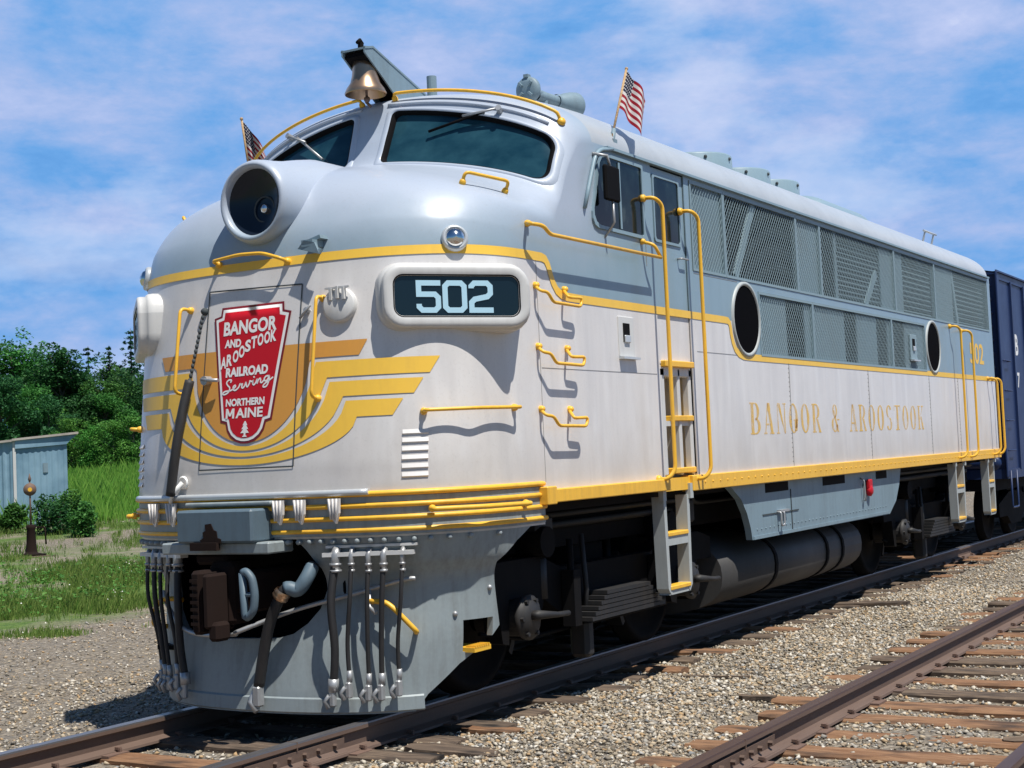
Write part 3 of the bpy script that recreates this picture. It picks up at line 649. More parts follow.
# --- grab irons on nose
def foot(b, p, n_, r_=.022): b.lathe([(r_*1.05, 0), (r_*1.1, .010), (r_*.95, .024), (r_*.6, .034), (0, .036)], p, n_, 12)
def grab_iron(pa, na, pb, nb, out=.085, r_=.012, bow=None, name='grab_iron', mat='yellow_paint', par=None):
    b = MB(); pa, pb, na, nb = map(Vector, (pa, pb, na, nb)); foot(b, pa, na); foot(b, pb, nb)
    mid = [pa+na*out, pb+nb*out] if bow is None else [pa+na*out]+[Vector(q) for q in bow]+[pb+nb*out]
    b.tube(fillet([pa]+mid+[pb], .05, 4), r_, 8); return b.build(name, mat, par or loco)
grab_iron(front(-.57, 2.71), frontn(-.57, 2.71), front(-.57, 2.14), frontn(-.57, 2.14), .10)
grab_iron(front(.55, 2.69), frontn(.55, 2.69), front(.55, 2.05), frontn(.55, 2.05), .09)
grab_iron(front(-.33, 3.0), frontn(-.33, 3), front(.26, 2.96), frontn(.26, 2.96), .08, bow=[front(-.1, 3.02, .085), front(.1, 3.01, .085)])
for sg in (1, -1):
    qa, qb = (sg*1.19, 1.935), (sg*1.487, 1.945)
    grab_iron(front(*qa), frontn(*qa), front(*qb), frontn(*qb), .075, bow=[front(sg*1.38, 1.94, .085)])
    # S-shaped side irons
    for z in (2.745, 2.335, 1.915):
        b = MB(); X = sg*1.5; o_ = sg*.088; foot(b, (X, 1.25, z+.02), (sg, 0, 0)); foot(b, (X, 1.655, z+.02), (sg, 0, 0))
        b.tube(fillet([(X, 1.25, z+.02), (X+o_*.7, 1.22, z-.025), (X+o_*.95, 1.28, z-.03), (X+o_, 1.345, z-.095), (X+o_, 1.74, z-.10), (X+o_, 1.765, z-.04), (X+o_*.9, 1.58, z-.045), (X, 1.655, z+.02)], .03, 3), .0115, 8); b.build('grab_iron', 'yellow_paint', loco)
    # long curved rail under the cab window
    b = MB(); foot(b, (sg*1.495, 1.19, 3.175), (sg, -.2, 0)); foot(b, (sg*1.5, 2.96, 3.23), (sg, 0, 0))
    b.tube(fillet([(sg*1.495, 1.19, 3.18), (sg*1.58, 1.10, 3.155), (sg*1.615, 1.20, 3.15), (sg*1.615, 1.29, 3.10), (sg*1.615, 3.06, 3.105)], .04, 4), .014, 8)
    b.tube(fillet([(sg*1.5, 2.96, 3.23), (sg*1.60, 2.98, 3.20), (sg*1.615, 3.06, 3.105)], .04), .013, 8); b.build('handrail', 'yellow_paint', loco)
    grab_iron(NS(7.6, sg*.80), nrm(NS, 7.6, sg*.80), NS(8.1, sg*.90), nrm(NS, 8.1, sg*.90), .085)
    # brow rail over the windshield
    b = MB(); K = [NS(14.2, sg*.10)]+[NS(14.2, sg*x)+nrm(NS, 14.2, sg*x)*.055 for x in np.linspace(.10, .915, 14)]+[NS(14.1, sg*.94)]
    b.tube(fillet(K, .03, 2), .0125, 8); foot(b, K[0], nrm(NS, 14.2, sg*.10)); foot(b, K[-1], nrm(NS, 14.1, sg*.94), .03); b.build('grab_iron', 'yellow_paint', loco)
# louvres low on the nose
for sg in (1, -1):
    for k in range(6):
        z = 1.81-k*.053; b = MB(); G = []
        for u in np.linspace(1.085, 1.215, 5): G.append([front(sg*u, z+.018, .001), front(sg*u, z-.008, .010), front(sg*u, z-.016, .001)])
        b.grid(G, smooth=False); b.build('louvre', 'lower_grey', loco)

# --- ribs round the nose below the sill
for i, z in enumerate((1.44, 1.368, 1.29, 1.215)):
    b = MB(); G = []
    for x in np.sin(np.linspace(-1, 1, 91)*np.pi/2):
        s, xx = solve(NS, 1.5*x, z, 0.005, 4); p = NS(s, xx); n_ = nrm(NS, s, xx); n_.z = 0; n_.normalize()
        if abs(x) > .985: n_ = Vector((math.copysign(1, x), 0, 0))
        G.append([p+n_*.0+Vector((0, 0, .018)), p+n_*.024+Vector((0, 0, .012)), p+n_*.030, p+n_*.024+Vector((0, 0, -.012)), p+Vector((0, 0, -.018))])
    b.grid(G); rb = b.build('rib', 'yellow_paint', loco)
# raised grey band that carries the ribs' lower side
b = MB(); G = []
for x in np.sin(np.linspace(-1, 1, 91)*np.pi/2):
    s, xx = solve(NS, 1.5*x, 1.3, 0.005, 4); p = NS(s, xx); n_ = nrm(NS, s, xx); n_.z = 0; n_.normalize()
    if abs(x) > .985: n_ = Vector((math.copysign(1, x), 0, 0))
    G.append([p+n_*d+Vector((0, 0, z-1.3)) for d, z in ((.0, 1.425), (.010, 1.42), (.010, 1.185), (-.06, 1.175))])
b.grid(G, smooth=False)
for x in np.linspace(-.97, .97, 37):
    s, xx = solve(NS, 1.5*x, 1.3, 0.005, 4); p = NS(s, xx); n_ = nrm(NS, s, xx); n_.z = 0; n_.normalize(); p.z = 1.150; b.lathe([(.016, -.03), (.016, .012), (.008, .018), (0, .018)], p, n_, 8)
b.build('front_sill', 'pilot_grey', loco)
for sg in (1, -1):
    qa, qb = (sg*1.22, 1.335), (sg*1.492, 1.325); n1, n2 = frontn(*qa), frontn(*qb)
    grab_iron(front(*qa)+n1*.03, n1, front(*qb)+n2*.03, n2, .06, r_=.016, bow=[front(sg*1.40, 1.33, .10)])

# --- windshields: openings are left in the shell, glass sits behind a raised surround
def win_outline(n=8):
    x0, x1, s0, s1 = .105, .945, 11.06, 12.70; rx_, rs_ = .062, .42; o = []
    for cx, cs, a0, k in ((x1-rx_, s1-rs_, 0, 1), (x0+.012+rx_*.6, s1+.24-rs_*.6, 90, .6), (x0+rx_*.6, s0+rs_*.6, 180, .6), (x1-rx_*1.3, s0+rs_*1.3, 270, 1.3)):
        for q in range(n+1):
            a = R(a0+90*q/n); o.append((cx+rx_*k*math.cos(a), cs+rs_*k*math.sin(a)))
    return o
WO = win_outline()
def scaled(o, d):  # d metres outward (approx. scaled per axis)
    cx, cs = .525, 11.95; hx, hs = .42, .92
    return [(cx+(a-cx)*(1+d/(hx*1.5)), cs+(c-cs)*(1+d/(hs*.27))) for a, c in o]
def dens(o, n=3):
    out = []
    for i in range(len(o)):
        a, c = o[i], o[(i+1) % len(o)]; L_ = math.hypot((a[0]-c[0])*6, a[1]-c[1]); k = max(1, int(L_/.12))
        out += [(a[0]+(c[0]-a[0])*q/k, a[1]+(c[1]-a[1])*q/k) for q in range(k)]
    return out
def inside(o, x, s):
    r_ = False
    for i in range(len(o)):
        (xa, sa), (xb, sb) = o[i], o[i-1]
        if (sa > s) != (sb > s) and x < (xb-xa)*(s-sa)/(sb-sa)+xa: r_ = not r_
    return r_
# punch the openings
shell = bpy.data.objects['nose_and_cab']; me = shell.data
import bmesh
bm = bmesh.new(); bm.from_mesh(me); bm.faces.ensure_lookup_table()
T_ = np.sin(np.linspace(-1, 1, 121)*np.pi/2); S_l = np.linspace(0, 17, 205); wo_ = scaled(WO, .022); kill = []
for i in range(204):
    sm_ = (S_l[i]+S_l[i+1])/2
    if not 10.8 < sm_ < 13.3: continue
    for j in range(120):
        if inside(wo_, abs((T_[j]+T_[j+1])/2), sm_): kill.append(bm.faces[i*120+j])
bmesh.ops.delete(bm, geom=kill, context='FACES'); bm.to_mesh(me); bm.free()
for sg in (1, -1):
    b = MB(); G = []
    o = dens(WO)
    for d, h in ((.062, -.004), (.048, .010), (.022, .012), (.006, .006), (-.004, -.018), (-.012, -.045)):
        row = []
        for x, s in scaled(o, d): 
            p = NS(s, x*sg); row.append(p+nrm(NS, s, x*sg)*h)
        row.append(row[0]); G.append(row)
    b.grid(G); fr = b.build('windshield', 'body_paint', loco)
    b = MB(); G = []
    ss = [s for _, s in WO]
    o2 = scaled(o, .0)
    for s in np.linspace(min(ss)+.002, max(ss)-.002, 26):
        xs_ = []
        for i in range(len(o2)):
            (xa, sa), (xb, sb) = o2[i], o2[i-1]
            if (sa > s) != (sb > s): xs_.append((xb-xa)*(s-sa)/(sb-sa)+xa)
        if len(xs_) < 2: continue
        x0_, x1_ = min(xs_), max(xs_); G.append([NS(s, sg*(x0_+(x1_-x0_)*u))-nrm(NS, s, sg*(x0_+(x1_-x0_)*u))*.034 for u in np.linspace(0, 1, 24)])
    b.grid(G); b.build('pane', 'windshield_glass', fr)
    b = MB(); G = []
    for d, h in ((.006, .0065), (-.004, .004), (-.014, -.020), (-.020, -.034)):
        row = [NS(s, x*sg)+nrm(NS, s, x*sg)*h for x, s in scaled(o, d)]; row.append(row[0]); G.append(row)
    b.grid(G); b.build('gasket', 'black', fr)
    # brow moulding
    b = MB(); K = [NS(13.5-.2*abs(x)**3, sg*x)+nrm(NS, 13.4, sg*x)*.004 for x in np.linspace(.08, .90, 16)]; b.tube(K, .012, 6); b.build('brow_moulding', 'body_paint', loco)
    # wiper
    px_, ps_, bx_, bs_ = (.678, 13.19, .335, 12.12) if sg > 0 else (.56, 13.45, .285, 11.72)
    pv = NS(ps_, sg*px_); n_ = nrm(NS, ps_, sg*px_); b = MB(); b.cyl(pv, pv+n_*.06, .022, 10)
    mx_, ms_ = px_*.5+bx_*.5, ps_*.5+bs_*.5; pm = NS(ms_, sg*mx_)+nrm(NS, ms_, sg*mx_)*.03
    b.tube([pv+n_*.05, pm], .009, 6); wp = b.build('wiper', 'zinc', loco)
    qx_, qs_ = px_*.8+bx_*.2, ps_*.8+bs_*.2; qa = NS(qs_, sg*qx_)+nrm(NS, qs_, sg*qx_)*.022; qb = NS(bs_, sg*bx_)+nrm(NS, bs_, sg*bx_)*.0
    b = MB(); b.tube([qa, qb], .010, 6); b.build('blade', 'zinc' if sg < 0 else 'black', wp)

# --- cab side window, door, steps
def flat_window(poly, x, name, glass, par, fw=.03, proud=.016, fmat='upper_grey'):
    cy = sum(p[0] for p in poly)/len(poly); cz = sum(p[1] for p in poly)/len(poly); sg = 1 if x > 0 else -1
    def sc(d): return [(a+math.copysign(min(abs(a-cy), d), a-cy) if abs(a-cy) > .01 else a, c+math.copysign(min(abs(c-cz), d), c-cz) if abs(c-cz) > .01 else c) for a, c in poly]
    b = MB(); G = []
    for d, h in ((fw, 0), (fw, proud), (.004, proud), (-.004, proud-.006), (-.006, .003)):
        row = [(x+sg*h, a, c) for a, c in sc(d)]; row.append(row[0]); G.append(row)
    b.grid(G, smooth=False); o = b.build(name, fmat, par)
    b = MB(); b.add([(x+sg*.004, a, c) for a, c in poly], [tuple(range(len(poly)))]); b.build('pane', glass, o); return o
def rr(y0, y1, z0, z1, r_): return [((y0+y1)/2+a, (z0+z1)/2+c) for a, c in rrect(y1-y0, z1-z0, r_)]
cabw = [(2.99, 3.79), (2.97, 3.80), (2.40, 3.80), (2.33, 3.785), (2.29, 3.74), (2.22, 3.52), (2.17, 3.40), (2.17, 3.35), (2.20, 3.305), (2.26, 3.285), (2.97, 3.28), (2.99, 3.29)]
for sg in (1, -1):
    cw = flat_window(cabw, sg*1.5, 'cab_window', 'dark_glass', loco)
    b = MB(); b.box(min(sg*1.506, sg*1.512), max(sg*1.506, sg*1.512), 2.60, 2.625, 3.29, 3.79); b.build('sash', 'upper_grey', cw)
    # mirror
    b = MB(); b.box(min(sg*1.575, sg*1.61), max(sg*1.575, sg*1.61), 2.19, 2.42, 3.45, 3.71, 0, .012); mo = b.build('mirror', 'black', loco)
    b = MB(); b.tube([(sg*1.5, 2.20, 3.80), (sg*1.59, 2.26, 3.78), (sg*1.59, 2.30, 3.70)], .012, 6); b.tube([(sg*1.5, 2.34, 3.20), (sg*1.59, 2.33, 3.30), (sg*1.59, 2.32, 3.46)], .010, 6); b.build('arm', 'zinc', mo)
b = MB(); b.box(1.45, 1.488, 3.195, 3.825, 2.30, 3.85); dr = b.build('cab_door', 'body_paint', loco)
dw = flat_window(rr(3.25, 3.71, 3.285, 3.775, .03), 1.488, 'window', 'dark_glass', dr, .025, .012)
b = MB(); b.box(1.48, 1.4895, 3.188, 3.197, 1.42, 3.86); b.box(1.48, 1.4895, 3.823, 3.832, 1.42, 3.86); b.build('gap', 'black', dr)
b = MB(); b.tube(fillet([(1.488, 3.66, 3.16), (1.53, 3.66, 3.16), (1.53, 3.78, 3.16)], .02), .008, 6); b.build('handle', 'zinc', dr)
b = MB()
for k in range(26): b.ball((1.49, 3.845, 2.35+k*.057), .006, 4)
b.build('hinge', 'seam', dr)
b = MB(); b.box(1.48, 1.53, 3.24, 3.80, 2.275, 2.325, 0, .006); b.build('door_step', 'yellow_paint', loco)
b = MB(); b.box(1.12, 1.14, 3.2, 3.83, 1.38, 2.3); b.box(1.14, 1.47, 3.19, 3.20, 1.38, 2.3); b.box(1.14, 1.47, 3.82, 3.83, 1.38, 2.3)
b.box(1.42, 1.485, 3.20, 3.30, 1.42, 2.27, 0, .01); b.box(1.42, 1.485, 3.55, 3.60, 1.42, 2.27, 0, .01); b.box(1.42, 1.485, 3.765, 3.82, 1.42, 2.27, 0, .01); b.box(1.30, 1.485, 3.20, 3.82, 2.20, 2.30, 0, .01); b.box(1.35, 1.47, 3.3, 3.8, 1.81, 1.85)
b.build('step_well', 'light_grey', loco)
for z in (1.87, 1.455): b = MB(); b.box(1.36, 1.50, 3.40, 3.81, z-.022, z+.022, 0, .006); b.build('step', 'yellow_paint', loco)
def ladder(y0, y1, z0, z1, x=1.5, sl=.02, depth=.10):
    b = MB(); t_ = .05; zm = (z0+z1)/2+.02
    for ya, yb in ((y0, y0+sl), (y1, y1-sl)):
        s = 1 if ya == y0 else -1
        b.prism([(ya, z1), (ya+s*t_, z1), (yb+s*t_, z0+.07), (yb+s*(t_+.03), z0+.03), (yb+s*.05, z0), (yb+s*.0, z0+.05)], lambda a, c, q: (x-depth+q*depth, a, c))
    b.prism([(y0+sl+.03, z0), (y1-sl-.03, z0), (y1-sl-.06, z0+.035), (y0+sl+.06, z0+.035)], lambda a, c, q: (x-depth+q*(depth-.004), a, c))
    b.prism([(y0+.03, zm-.02), (y1-.03, zm-.02), (y1-.03, zm+.05), (y0+.03, zm+.05)], lambda a, c, q: (x-depth+q*(depth-.003), a, c))
    b.box(x-.02, x+.02, y0-.04, y0+.02, z1-.03, z1+.09); b.box(x-.02, x+.02, y1-.02, y1+.04, z1-.03, z1+.09)
    o = b.build('ladder', 'ladder_grey', loco)
    for z in (z0+.036, zm+.051): c = MB(); c.box(x-depth+.01, x+.008, y0+.06, y1-.06, z, z+.032, 0, .005); c.build('step', 'yellow_paint', o)
ladder(3.13, 3.63, .50, 1.26); ladder(12.15, 12.62, .50, 1.26); ladder(13.95, 14.35, .50, 1.26)
def post(y, z0, z1, dy=.0, f=.14, rad=.06, x=1.5, out=.125, sh=-.10):
    b = MB(); foot(b, (x, y+sh, z1+.03), (1, 0, 0), .03); foot(b, (x, y+sh*.6, z0-.02), (1, 0, 0), .03)
    b.tube(fillet([(x, y+sh, z1+.03), (x+out*.8, y+sh*.9, z1+.03), (x+out, y, z1-.02), (x+out, y+dy, z0+.05), (x+out*.7, y+dy+sh*.5, z0-.02), (x, y+sh*.6, z0-.02)], .07, 5), .0158, 10); b.build('handrail', 'yellow_paint', loco)
post(3.11, 1.42, 3.54); post(3.81, 1.40, 3.52, .0)
post(12.35, 1.36, 3.02); post(12.95, 1.36, 2.99)
for y in (14.28, 14.55): post(y, 1.36, 2.38, 0, sh=-.05)
# hatch with handle on cab side and small filler boxes
def box_hatch(y0, y1, z0, z1):
    b = MB(); b.box(1.49, 1.508, y0, y1, z0, z1, 0, .004); o = b.build('filler_hatch', 'light_grey' if z0 < 2.45 else 'mesh_wire', loco)
    ym, zm = (y0+y1)/2, (z0+z1)/2+.03; b = MB(); b.box(1.506, 1.512, ym-.06, ym+.05, zm-.07, zm+.07); b.build('recess', 'black', o)
    b = MB(); b.box(1.51, 1.525, ym-.05, ym+.04, zm-.075, zm-.02, 0, .004); b.build('handle', 'silver', o)
    b = MB(); b.box(1.50, 1.545, y0-.0, y1+.02, z0-.02, z0-.004); b.build('lip', 'silver', o)
box_hatch(2.48, 2.74, 2.33, 2.63); box_hatch(10.35, 10.62, 2.56, 2.86)
b = MB(); b.box(1.499, 1.503, 3.04, 3.046, 3.05, 3.3); b.build('panel_seam', 'seam_light', loco)
for Q in ((1.28, 1.284, 1.45, 2.95), (1.30, 3.13, 2.212, 2.216), (3.94, 5.0, 2.417, 2.422), (3.95, 4.9, 3.066, 3.07)): b = MB(); b.box(1.4985, 1.502, *Q); b.build('panel_seam', 'seam_light', loco)
# --- bell with its bracket
BX, BY, BZ = .01, 1.50, 4.34
b = MB(); b.lathe([(.152, 0), (.156, .010), (.140, .045), (.112, .085), (.097, .14), (.090, .20), (.086, .238), (.060, .250), (0, .255)], (BX, BY, BZ), (0, 0, 1), 40)
b.lathe([(.150, 0), (.125, .05), (.085, .12), (.08, .22), (0, .23)], (BX, BY, BZ), (0, 0, 1), 32); bell = b.build('bell', 'brass', loco)
b = MB(); b.tube([(BX, BY, BZ+.2), (BX+.01, BY, BZ-.03)], .010); b.ball((BX+.01, BY, BZ-.035), .024, 8); b.tube([(BX, BY, BZ-.05), (BX+.03, BY+.02, BZ-.09)], .012); b.build('clapper', 'rusty_steel', bell)
b = MB(); pr = [(1.36, 4.615), (1.36, 4.66), (1.46, 4.675), (2.16, 4.44), (2.16, 4.36), (1.80, 4.32)]
for xx in (BX-.105, BX+.095): b.prism(pr, lambda a, c, s: (xx+.012*s, a, c))
b.prism([(1.36, 4.655), (1.46, 4.680), (2.16, 4.445), (2.16, 4.43), (1.46, 4.665), (1.36, 4.64)], lambda a, c, s: (BX-.11+.222*s, a, c)); bb = b.build('bell_bracket', 'skirt_grey', loco)
b = MB(); b.prism([(1.385, 4.60), (1.39, 4.635), (1.47, 4.655), (2.10, 4.43), (2.10, 4.36), (1.86, 4.34)], lambda a, c, s: (BX-.092+.186*s, a, c)); b.build('bracket_web', 'black', bb)
b = MB(); b.cyl((BX+.03, 1.42, 4.66), (BX+.03, 1.42, 4.71), .022, 10); b.tube([(BX+.03, 1.44, 4.70), (BX+.03, 1.41, 4.725), (BX+.03, 1.38, 4.70)], .016, 6); b.build('bell_bolt', 'truck_black', bb)
b = MB(); b.cyl((.0, 2.42, 4.40), (.0, 2.42, 4.66), .040, 16); b.build('vent_pipe', 'skirt_grey', loco)
# --- two-trumpet horn
b = MB(); hx = .74
b.lathe([(0, .0), (.055, .0), (.095, .01), (.104, .025), (.104, .05), (.09, .065), (.05, .10), (.035, .16), (.03, .30)], (hx, 2.62, 4.475), (0, 1, .02), 28)
for k in range(4):
    a = R(45+90*k); c = Vector((hx+.058*math.cos(a), 2.61, 4.475+.058*math.sin(a))); b.obox(c, (.020*math.cos(a), 0, .020*math.sin(a)), (0, .014, 0), (-.008*math.sin(a), 0, .008*math.cos(a)))
b.box(hx-.02, hx+.02, 2.62, 2.67, 4.57, 4.595)
b.lathe([(.042, -.30), (.046, -.02), (.052, 0), (.060, .02), (.085, .08), (.108, .16), (.118, .22), (.110, .24), (.02, .20)], (hx+.02, 3.10, 4.46), (.10, 1, -.02), 28); b.cyl((hx, 2.9, 4.15), (hx, 2.9, 4.44), .035, 12)
b.lathe([(.056, -.012), (.062, 0), (.056, .012)], (hx+.02, 3.08, 4.46), (.1, 1, 0), 20)
b.build('horn', 'skirt_grey', loco)
# --- roof fans, exhaust hatch, rear hand hold
for y, fz in ((7.50, .0), (8.66, .0), (9.64, .0)):
    b = MB(); b.lathe([(.46, 4.36), (.46, 4.73), (.45, 4.745), (.43, 4.73), (.42, 4.60)], (0, y, 0), (0, 0, 1), 40); o = b.build('roof_fan', 'upper_grey', loco)
    b = MB(); b.lathe([(.0, 4.66), (.43, 4.66)], (0, y, 0), (0, 0, 1), 32)
    for k in range(8): a = R(45*k); b.ball((.462*math.cos(a), y+.462*math.sin(a), 4.69), .02, 4)
    b.build('fan_screen', 'seam', o)
b = MB(); b.grid([[Vector((.55*math.sin(a), y, 4.38+(.36*s)*max(0, math.cos(a))**.6)) for a in np.linspace(-math.pi/2, math.pi/2, 21)] for y, s in ((10.35, .2), (10.38, .75), (10.45, .92), (10.6, 1), (12.1, 1), (12.25, .95), (12.31, .8), (12.33, .2))]); b.box(.2, .4, 12.28, 12.35, 4.5, 4.66)
b.build('exhaust_hood', 'upper_grey', loco)
b = MB(); 
for y in (13.3, 13.75): b.tube([(.95, y, roofz(.95)), (1.0, y-.02, roofz(.95)+.16)], .016, 6)
b.tube([(1.0, 13.2, roofz(.95)+.155), (1.0, 13.85, roofz(.95)+.16)], .016, 6); b.build('grab_iron', 'silver', loco)

# --- pilot (plough) with openings cut by boolean
b = MB(); Gp = nose_rows(LP, 0, 5, 60, 101); Gi = [[p+Vector((-p.x*.02, .05, 0)) for p in r_] for r_ in Gp]
nr, nc = len(Gp), len(Gp[0]); V = [p for r_ in Gp for p in r_]+[p for r_ in Gi for p in r_]; o_ = nr*nc
F = []; ix = lambda i, j: i*nc+j
for i in range(nr-1):
    for j in range(nc-1): F.append((ix(i,j), ix(i+1,j), ix(i+1,j+1), ix(i,j+1))); F.append((o_+ix(i,j), o_+ix(i,j+1), o_+ix(i+1,j+1), o_+ix(i+1,j)))
for j in range(nc-1): F.append((ix(0,j), ix(0,j+1), o_+ix(0,j+1), o_+ix(0,j))); F.append((ix(nr-1,j+1), ix(nr-1,j), o_+ix(nr-1,j), o_+ix(nr-1,j+1)))
for i in range(nr-1): F.append((ix(i+1,0), ix(i,0), o_+ix(i,0), o_+ix(i+1,0))); F.append((ix(i,nc-1), ix(i+1,nc-1), o_+ix(i+1,nc-1), o_+ix(i,nc-1)))
b.add(V, F, 0, False); pilot = b.build('pilot', 'pilot_grey', loco)
def cut(poly, fn):
    c = MB(); c.prism(poly, fn); o = c.build('cutter', 'black', loco); bm = bmesh.new(); bm.from_mesh(o.data); bmesh.ops.recalc_face_normals(bm, faces=bm.faces); bm.to_mesh(o.data); bm.free(); return o
bm = bmesh.new(); bm.from_mesh(pilot.data); bmesh.ops.recalc_face_normals(bm, faces=bm.faces); bm.to_mesh(pilot.data); bm.free()
hole = [(-.74, 1.22), (.33, 1.22), (.42, 1.10), (.485, .98), (.49, .84), (.45, .72), (.37, .63), (.27, .565), (.15, .535), (-.40, .52), (-.60, .53), (-.74, .57), (-.86, .68), (-.90, .84), (-.86, 1.05)]
hole = [(p[0]-.0, p[1]) for p in hole]
cs = [cut(hole, lambda a, c, s: (a, -.3+.75*s, c))]
edge = [(1.20, 1.25), (.92, 1.09), (.775, .965), (.86, .55), (.80, .49), (.57, .34), (.40, .17), (.30, .0), (3.0, .0), (3.0, 1.25)]
for sg in (1, -1):
    cs.append(cut(edge, lambda a, c, s: (sg*(.75+1.0*s), a, c)))
    cs.append(cut([(.585, .61), (.80, .61), (.80, .41), (.585, .41)], lambda a, c, s: (sg*(1.0+.6*s), a, c)))
for c in cs:
    md = pilot.modifiers.new('b', 'BOOLEAN'); md.operation = 'DIFFERENCE'; md.object = c; md.solver = 'EXACT'
dg = bpy.context.evaluated_depsgraph_get(); nm = bpy.data.meshes.new_from_object(pilot.evaluated_get(dg)); pilot.modifiers.clear(); pilot.data = nm
nm.materials.clear(); nm.materials.append(M['pilot_grey']); nm.polygons.foreach_set('material_index', [0]*len(nm.polygons))
for c in cs: bpy.data.objects.remove(c)
nm.polygons.foreach_set('use_smooth', [True]*len(nm.polygons))
bm = bmesh.new(); bm.from_mesh(nm)
for e in bm.edges:
    if len(e.link_faces) == 2 and e.calc_face_angle(0) > R(28): e.smooth = False
bm.to_mesh(nm); bm.free()
b = MB(); G = []
for X in 1.06*np.sin(np.linspace(-1, 1, 61)*np.pi/2): G.append([pil(X, z, o_) for z, o_ in ((.175, .002), (.165, .012), (.085, .012), (.075, .0))])
b.grid(G, smooth=False); b.build('bottom_lip', 'pilot_grey', loco)
for sg in (1, -1):
    b = MB(); b.box(min(sg*1.0, sg*1.31), max(sg*1.0, sg*1.31), .60, .80, .405, .435); 
    for k in range(7): b.box(min(sg*1.24, sg*1.315), max(sg*1.24, sg*1.315), .61+k*.026, .622+k*.026, .435, .447)
    b.build('pilot_step', 'yellow_paint', loco)
    b = MB(); b.box(min(sg*.9, sg*1.0), max(sg*.9, sg*1.0), .55, .9, .38, .7); b.build('step_box', 'black', loco)
for X, z in ((1.34, .80), (1.215, .655)): b = MB(); b.ball(pil(X, z, .0), .018, 6); b.build('bolt', 'zinc', loco)
# dark pocket behind the coupler opening
b = MB(); b.box(-1.0, .62, .62, .65, .3, 1.3); b.box(-1.0, -.97, .35, .65, .3, 1.3); b.box(.60, .62, .2, .65, .3, 1.3); b.box(-1.0, .62, .2, .65, .42, .45); b.build('coupler_pocket', 'black', loco)
# coupler: shank, head, knuckle, guard arm
b = MB(); b.box(-.13, .13, -.10, .6, .72, .98, 0, .02); b.box(-.20, -.115, -.33, .0, .60, 1.0, 0, .02); b.box(-.22, -.02, -.14, .08, .64, 1.04, 0, .03); b.box(-.085, -.03, -.35, -.16, .64, .98, 0, .015); b.box(-.07, .02, -.33, -.20, .56, .68, 0, .02); b.box(-.12, -.07, -.30, -.1, .66, .94, 0, .01)
for k in range(7): b.box(-.19, -.125, -.342, -.335, .66+k*.045, .68+k*.045)
b.box(-.36, -.10, -.10, .2, 1.02, 1.09, 0, .02)
cp = b.build('coupler', 'rust', loco)
b = MB(); b.tube(fillet([(.14, -.22, .98), (.17, -.22, .99), (.215, -.22, .95), (.235, -.22, .85), (.22, -.22, .74), (.15, -.22, .69), (.14, -.22, .98)], .04, 3), .026, 8); b.tube([(.14, -.22, .84), (.235, -.22, .85)], .016, 6); b.build('knuckle', 'box_blue', cp)
# coupler-top box with ribs
b = MB(); b.box(-.42, .21, -.20, .10, 1.165, 1.375, 0, .014); cb = b.build('buffer_box', 'box_blue', loco)
b = MB(); b.prism([(-.20, 1.165), (-.215, 1.185), (-.185, 1.20), (-.19, 1.235), (-.165, 1.245), (-.17, 1.285), (-.12, 1.29), (-.10, 1.25), (-.075, 1.24), (-.07, 1.20), (-.04, 1.19), (-.045, 1.165)], lambda a, c, s: (a, -.206+.008*s, c)); b.box(-.28, -.06, -.23, -.19, 1.12, 1.17); b.build('rust_patch', 'rust', cb)
b = MB(); b.box(-.60, .30, -.15, .10, 1.09, 1.165, 0, .01); b.box(-.46, .26, -.07, .06, 1.395, 1.42, 0, .008); b.build('buffer_beam', 'pilot_grey', loco)
b = MB(); b.tube([front(X, 1.452, .022) for X in np.linspace(-1.12, .90, 40)], .021, 8); b.build('front_rail', 'silver', loco)
for X in (-.84, -.64, .29, .45, .69):
    p = front(X, 1.38, .03); b = MB(); b.prism([(-.045, .04), (.045, .04), (.04, -.05), (.015, -.115), (-.015, -.085), (-.042, -.02)], lambda a, c, s: p+Vector((a, .0-.02*s, c)))
    for k in (-.03, 0, .03): b.tube([p+Vector((k, -.025, .04)), p+Vector((k*.6, -.025, -.09))], .006, 5)
    b.build('hose_clip', 'lower_grey', loco)
b = MB(); e0 = front(-.535, 1.555, .0); b.lathe([(.035, .01), (.045, .02), (.035, .03)], e0, (0, -1, 0), 14); b.tube([e0+Vector((0, -.03, 0)), e0+Vector((-.06, -.06, -.07)), e0+Vector((-.10, -.04, -.13))], .014, 6); b.build('chain_eye', 'white_paint', loco)
# long black damper + chain at the left of the door
b = MB(); K = [front(-.475, 2.22, .06), front(-.50, 2.0, .085), front(-.535, 1.75, .09), front(-.60, 1.47, .07)]; b.tube([Vector(v) for v in smooth_path([tuple(k) for k in K], 6)], .032, 10); o = b.build('jumper_cable', 'hose_rubber', loco)
b = MB(); pa, pb = front(-.43, 2.68, .02), front(-.475, 2.22, .06)
for k in range(15):
    c = pa.lerp(pb, k/14); b.ball(c, .012, 4, 0, 1.5)
foot(b, front(-.43, 2.69), frontn(-.43, 2.69), .024); b.build('chain', 'seam', o)
b = MB(); p = front(.44, 2.62, .0); n_ = frontn(.44, 2.62); b.cyl(p, p+n_*.03, .02, 8); b.tube([p+n_*.03+Vector((-.05, 0, -.05)), p+n_*.03+Vector((.04, 0, .03))], .009, 6); b.build('catch', 'zinc', loco)
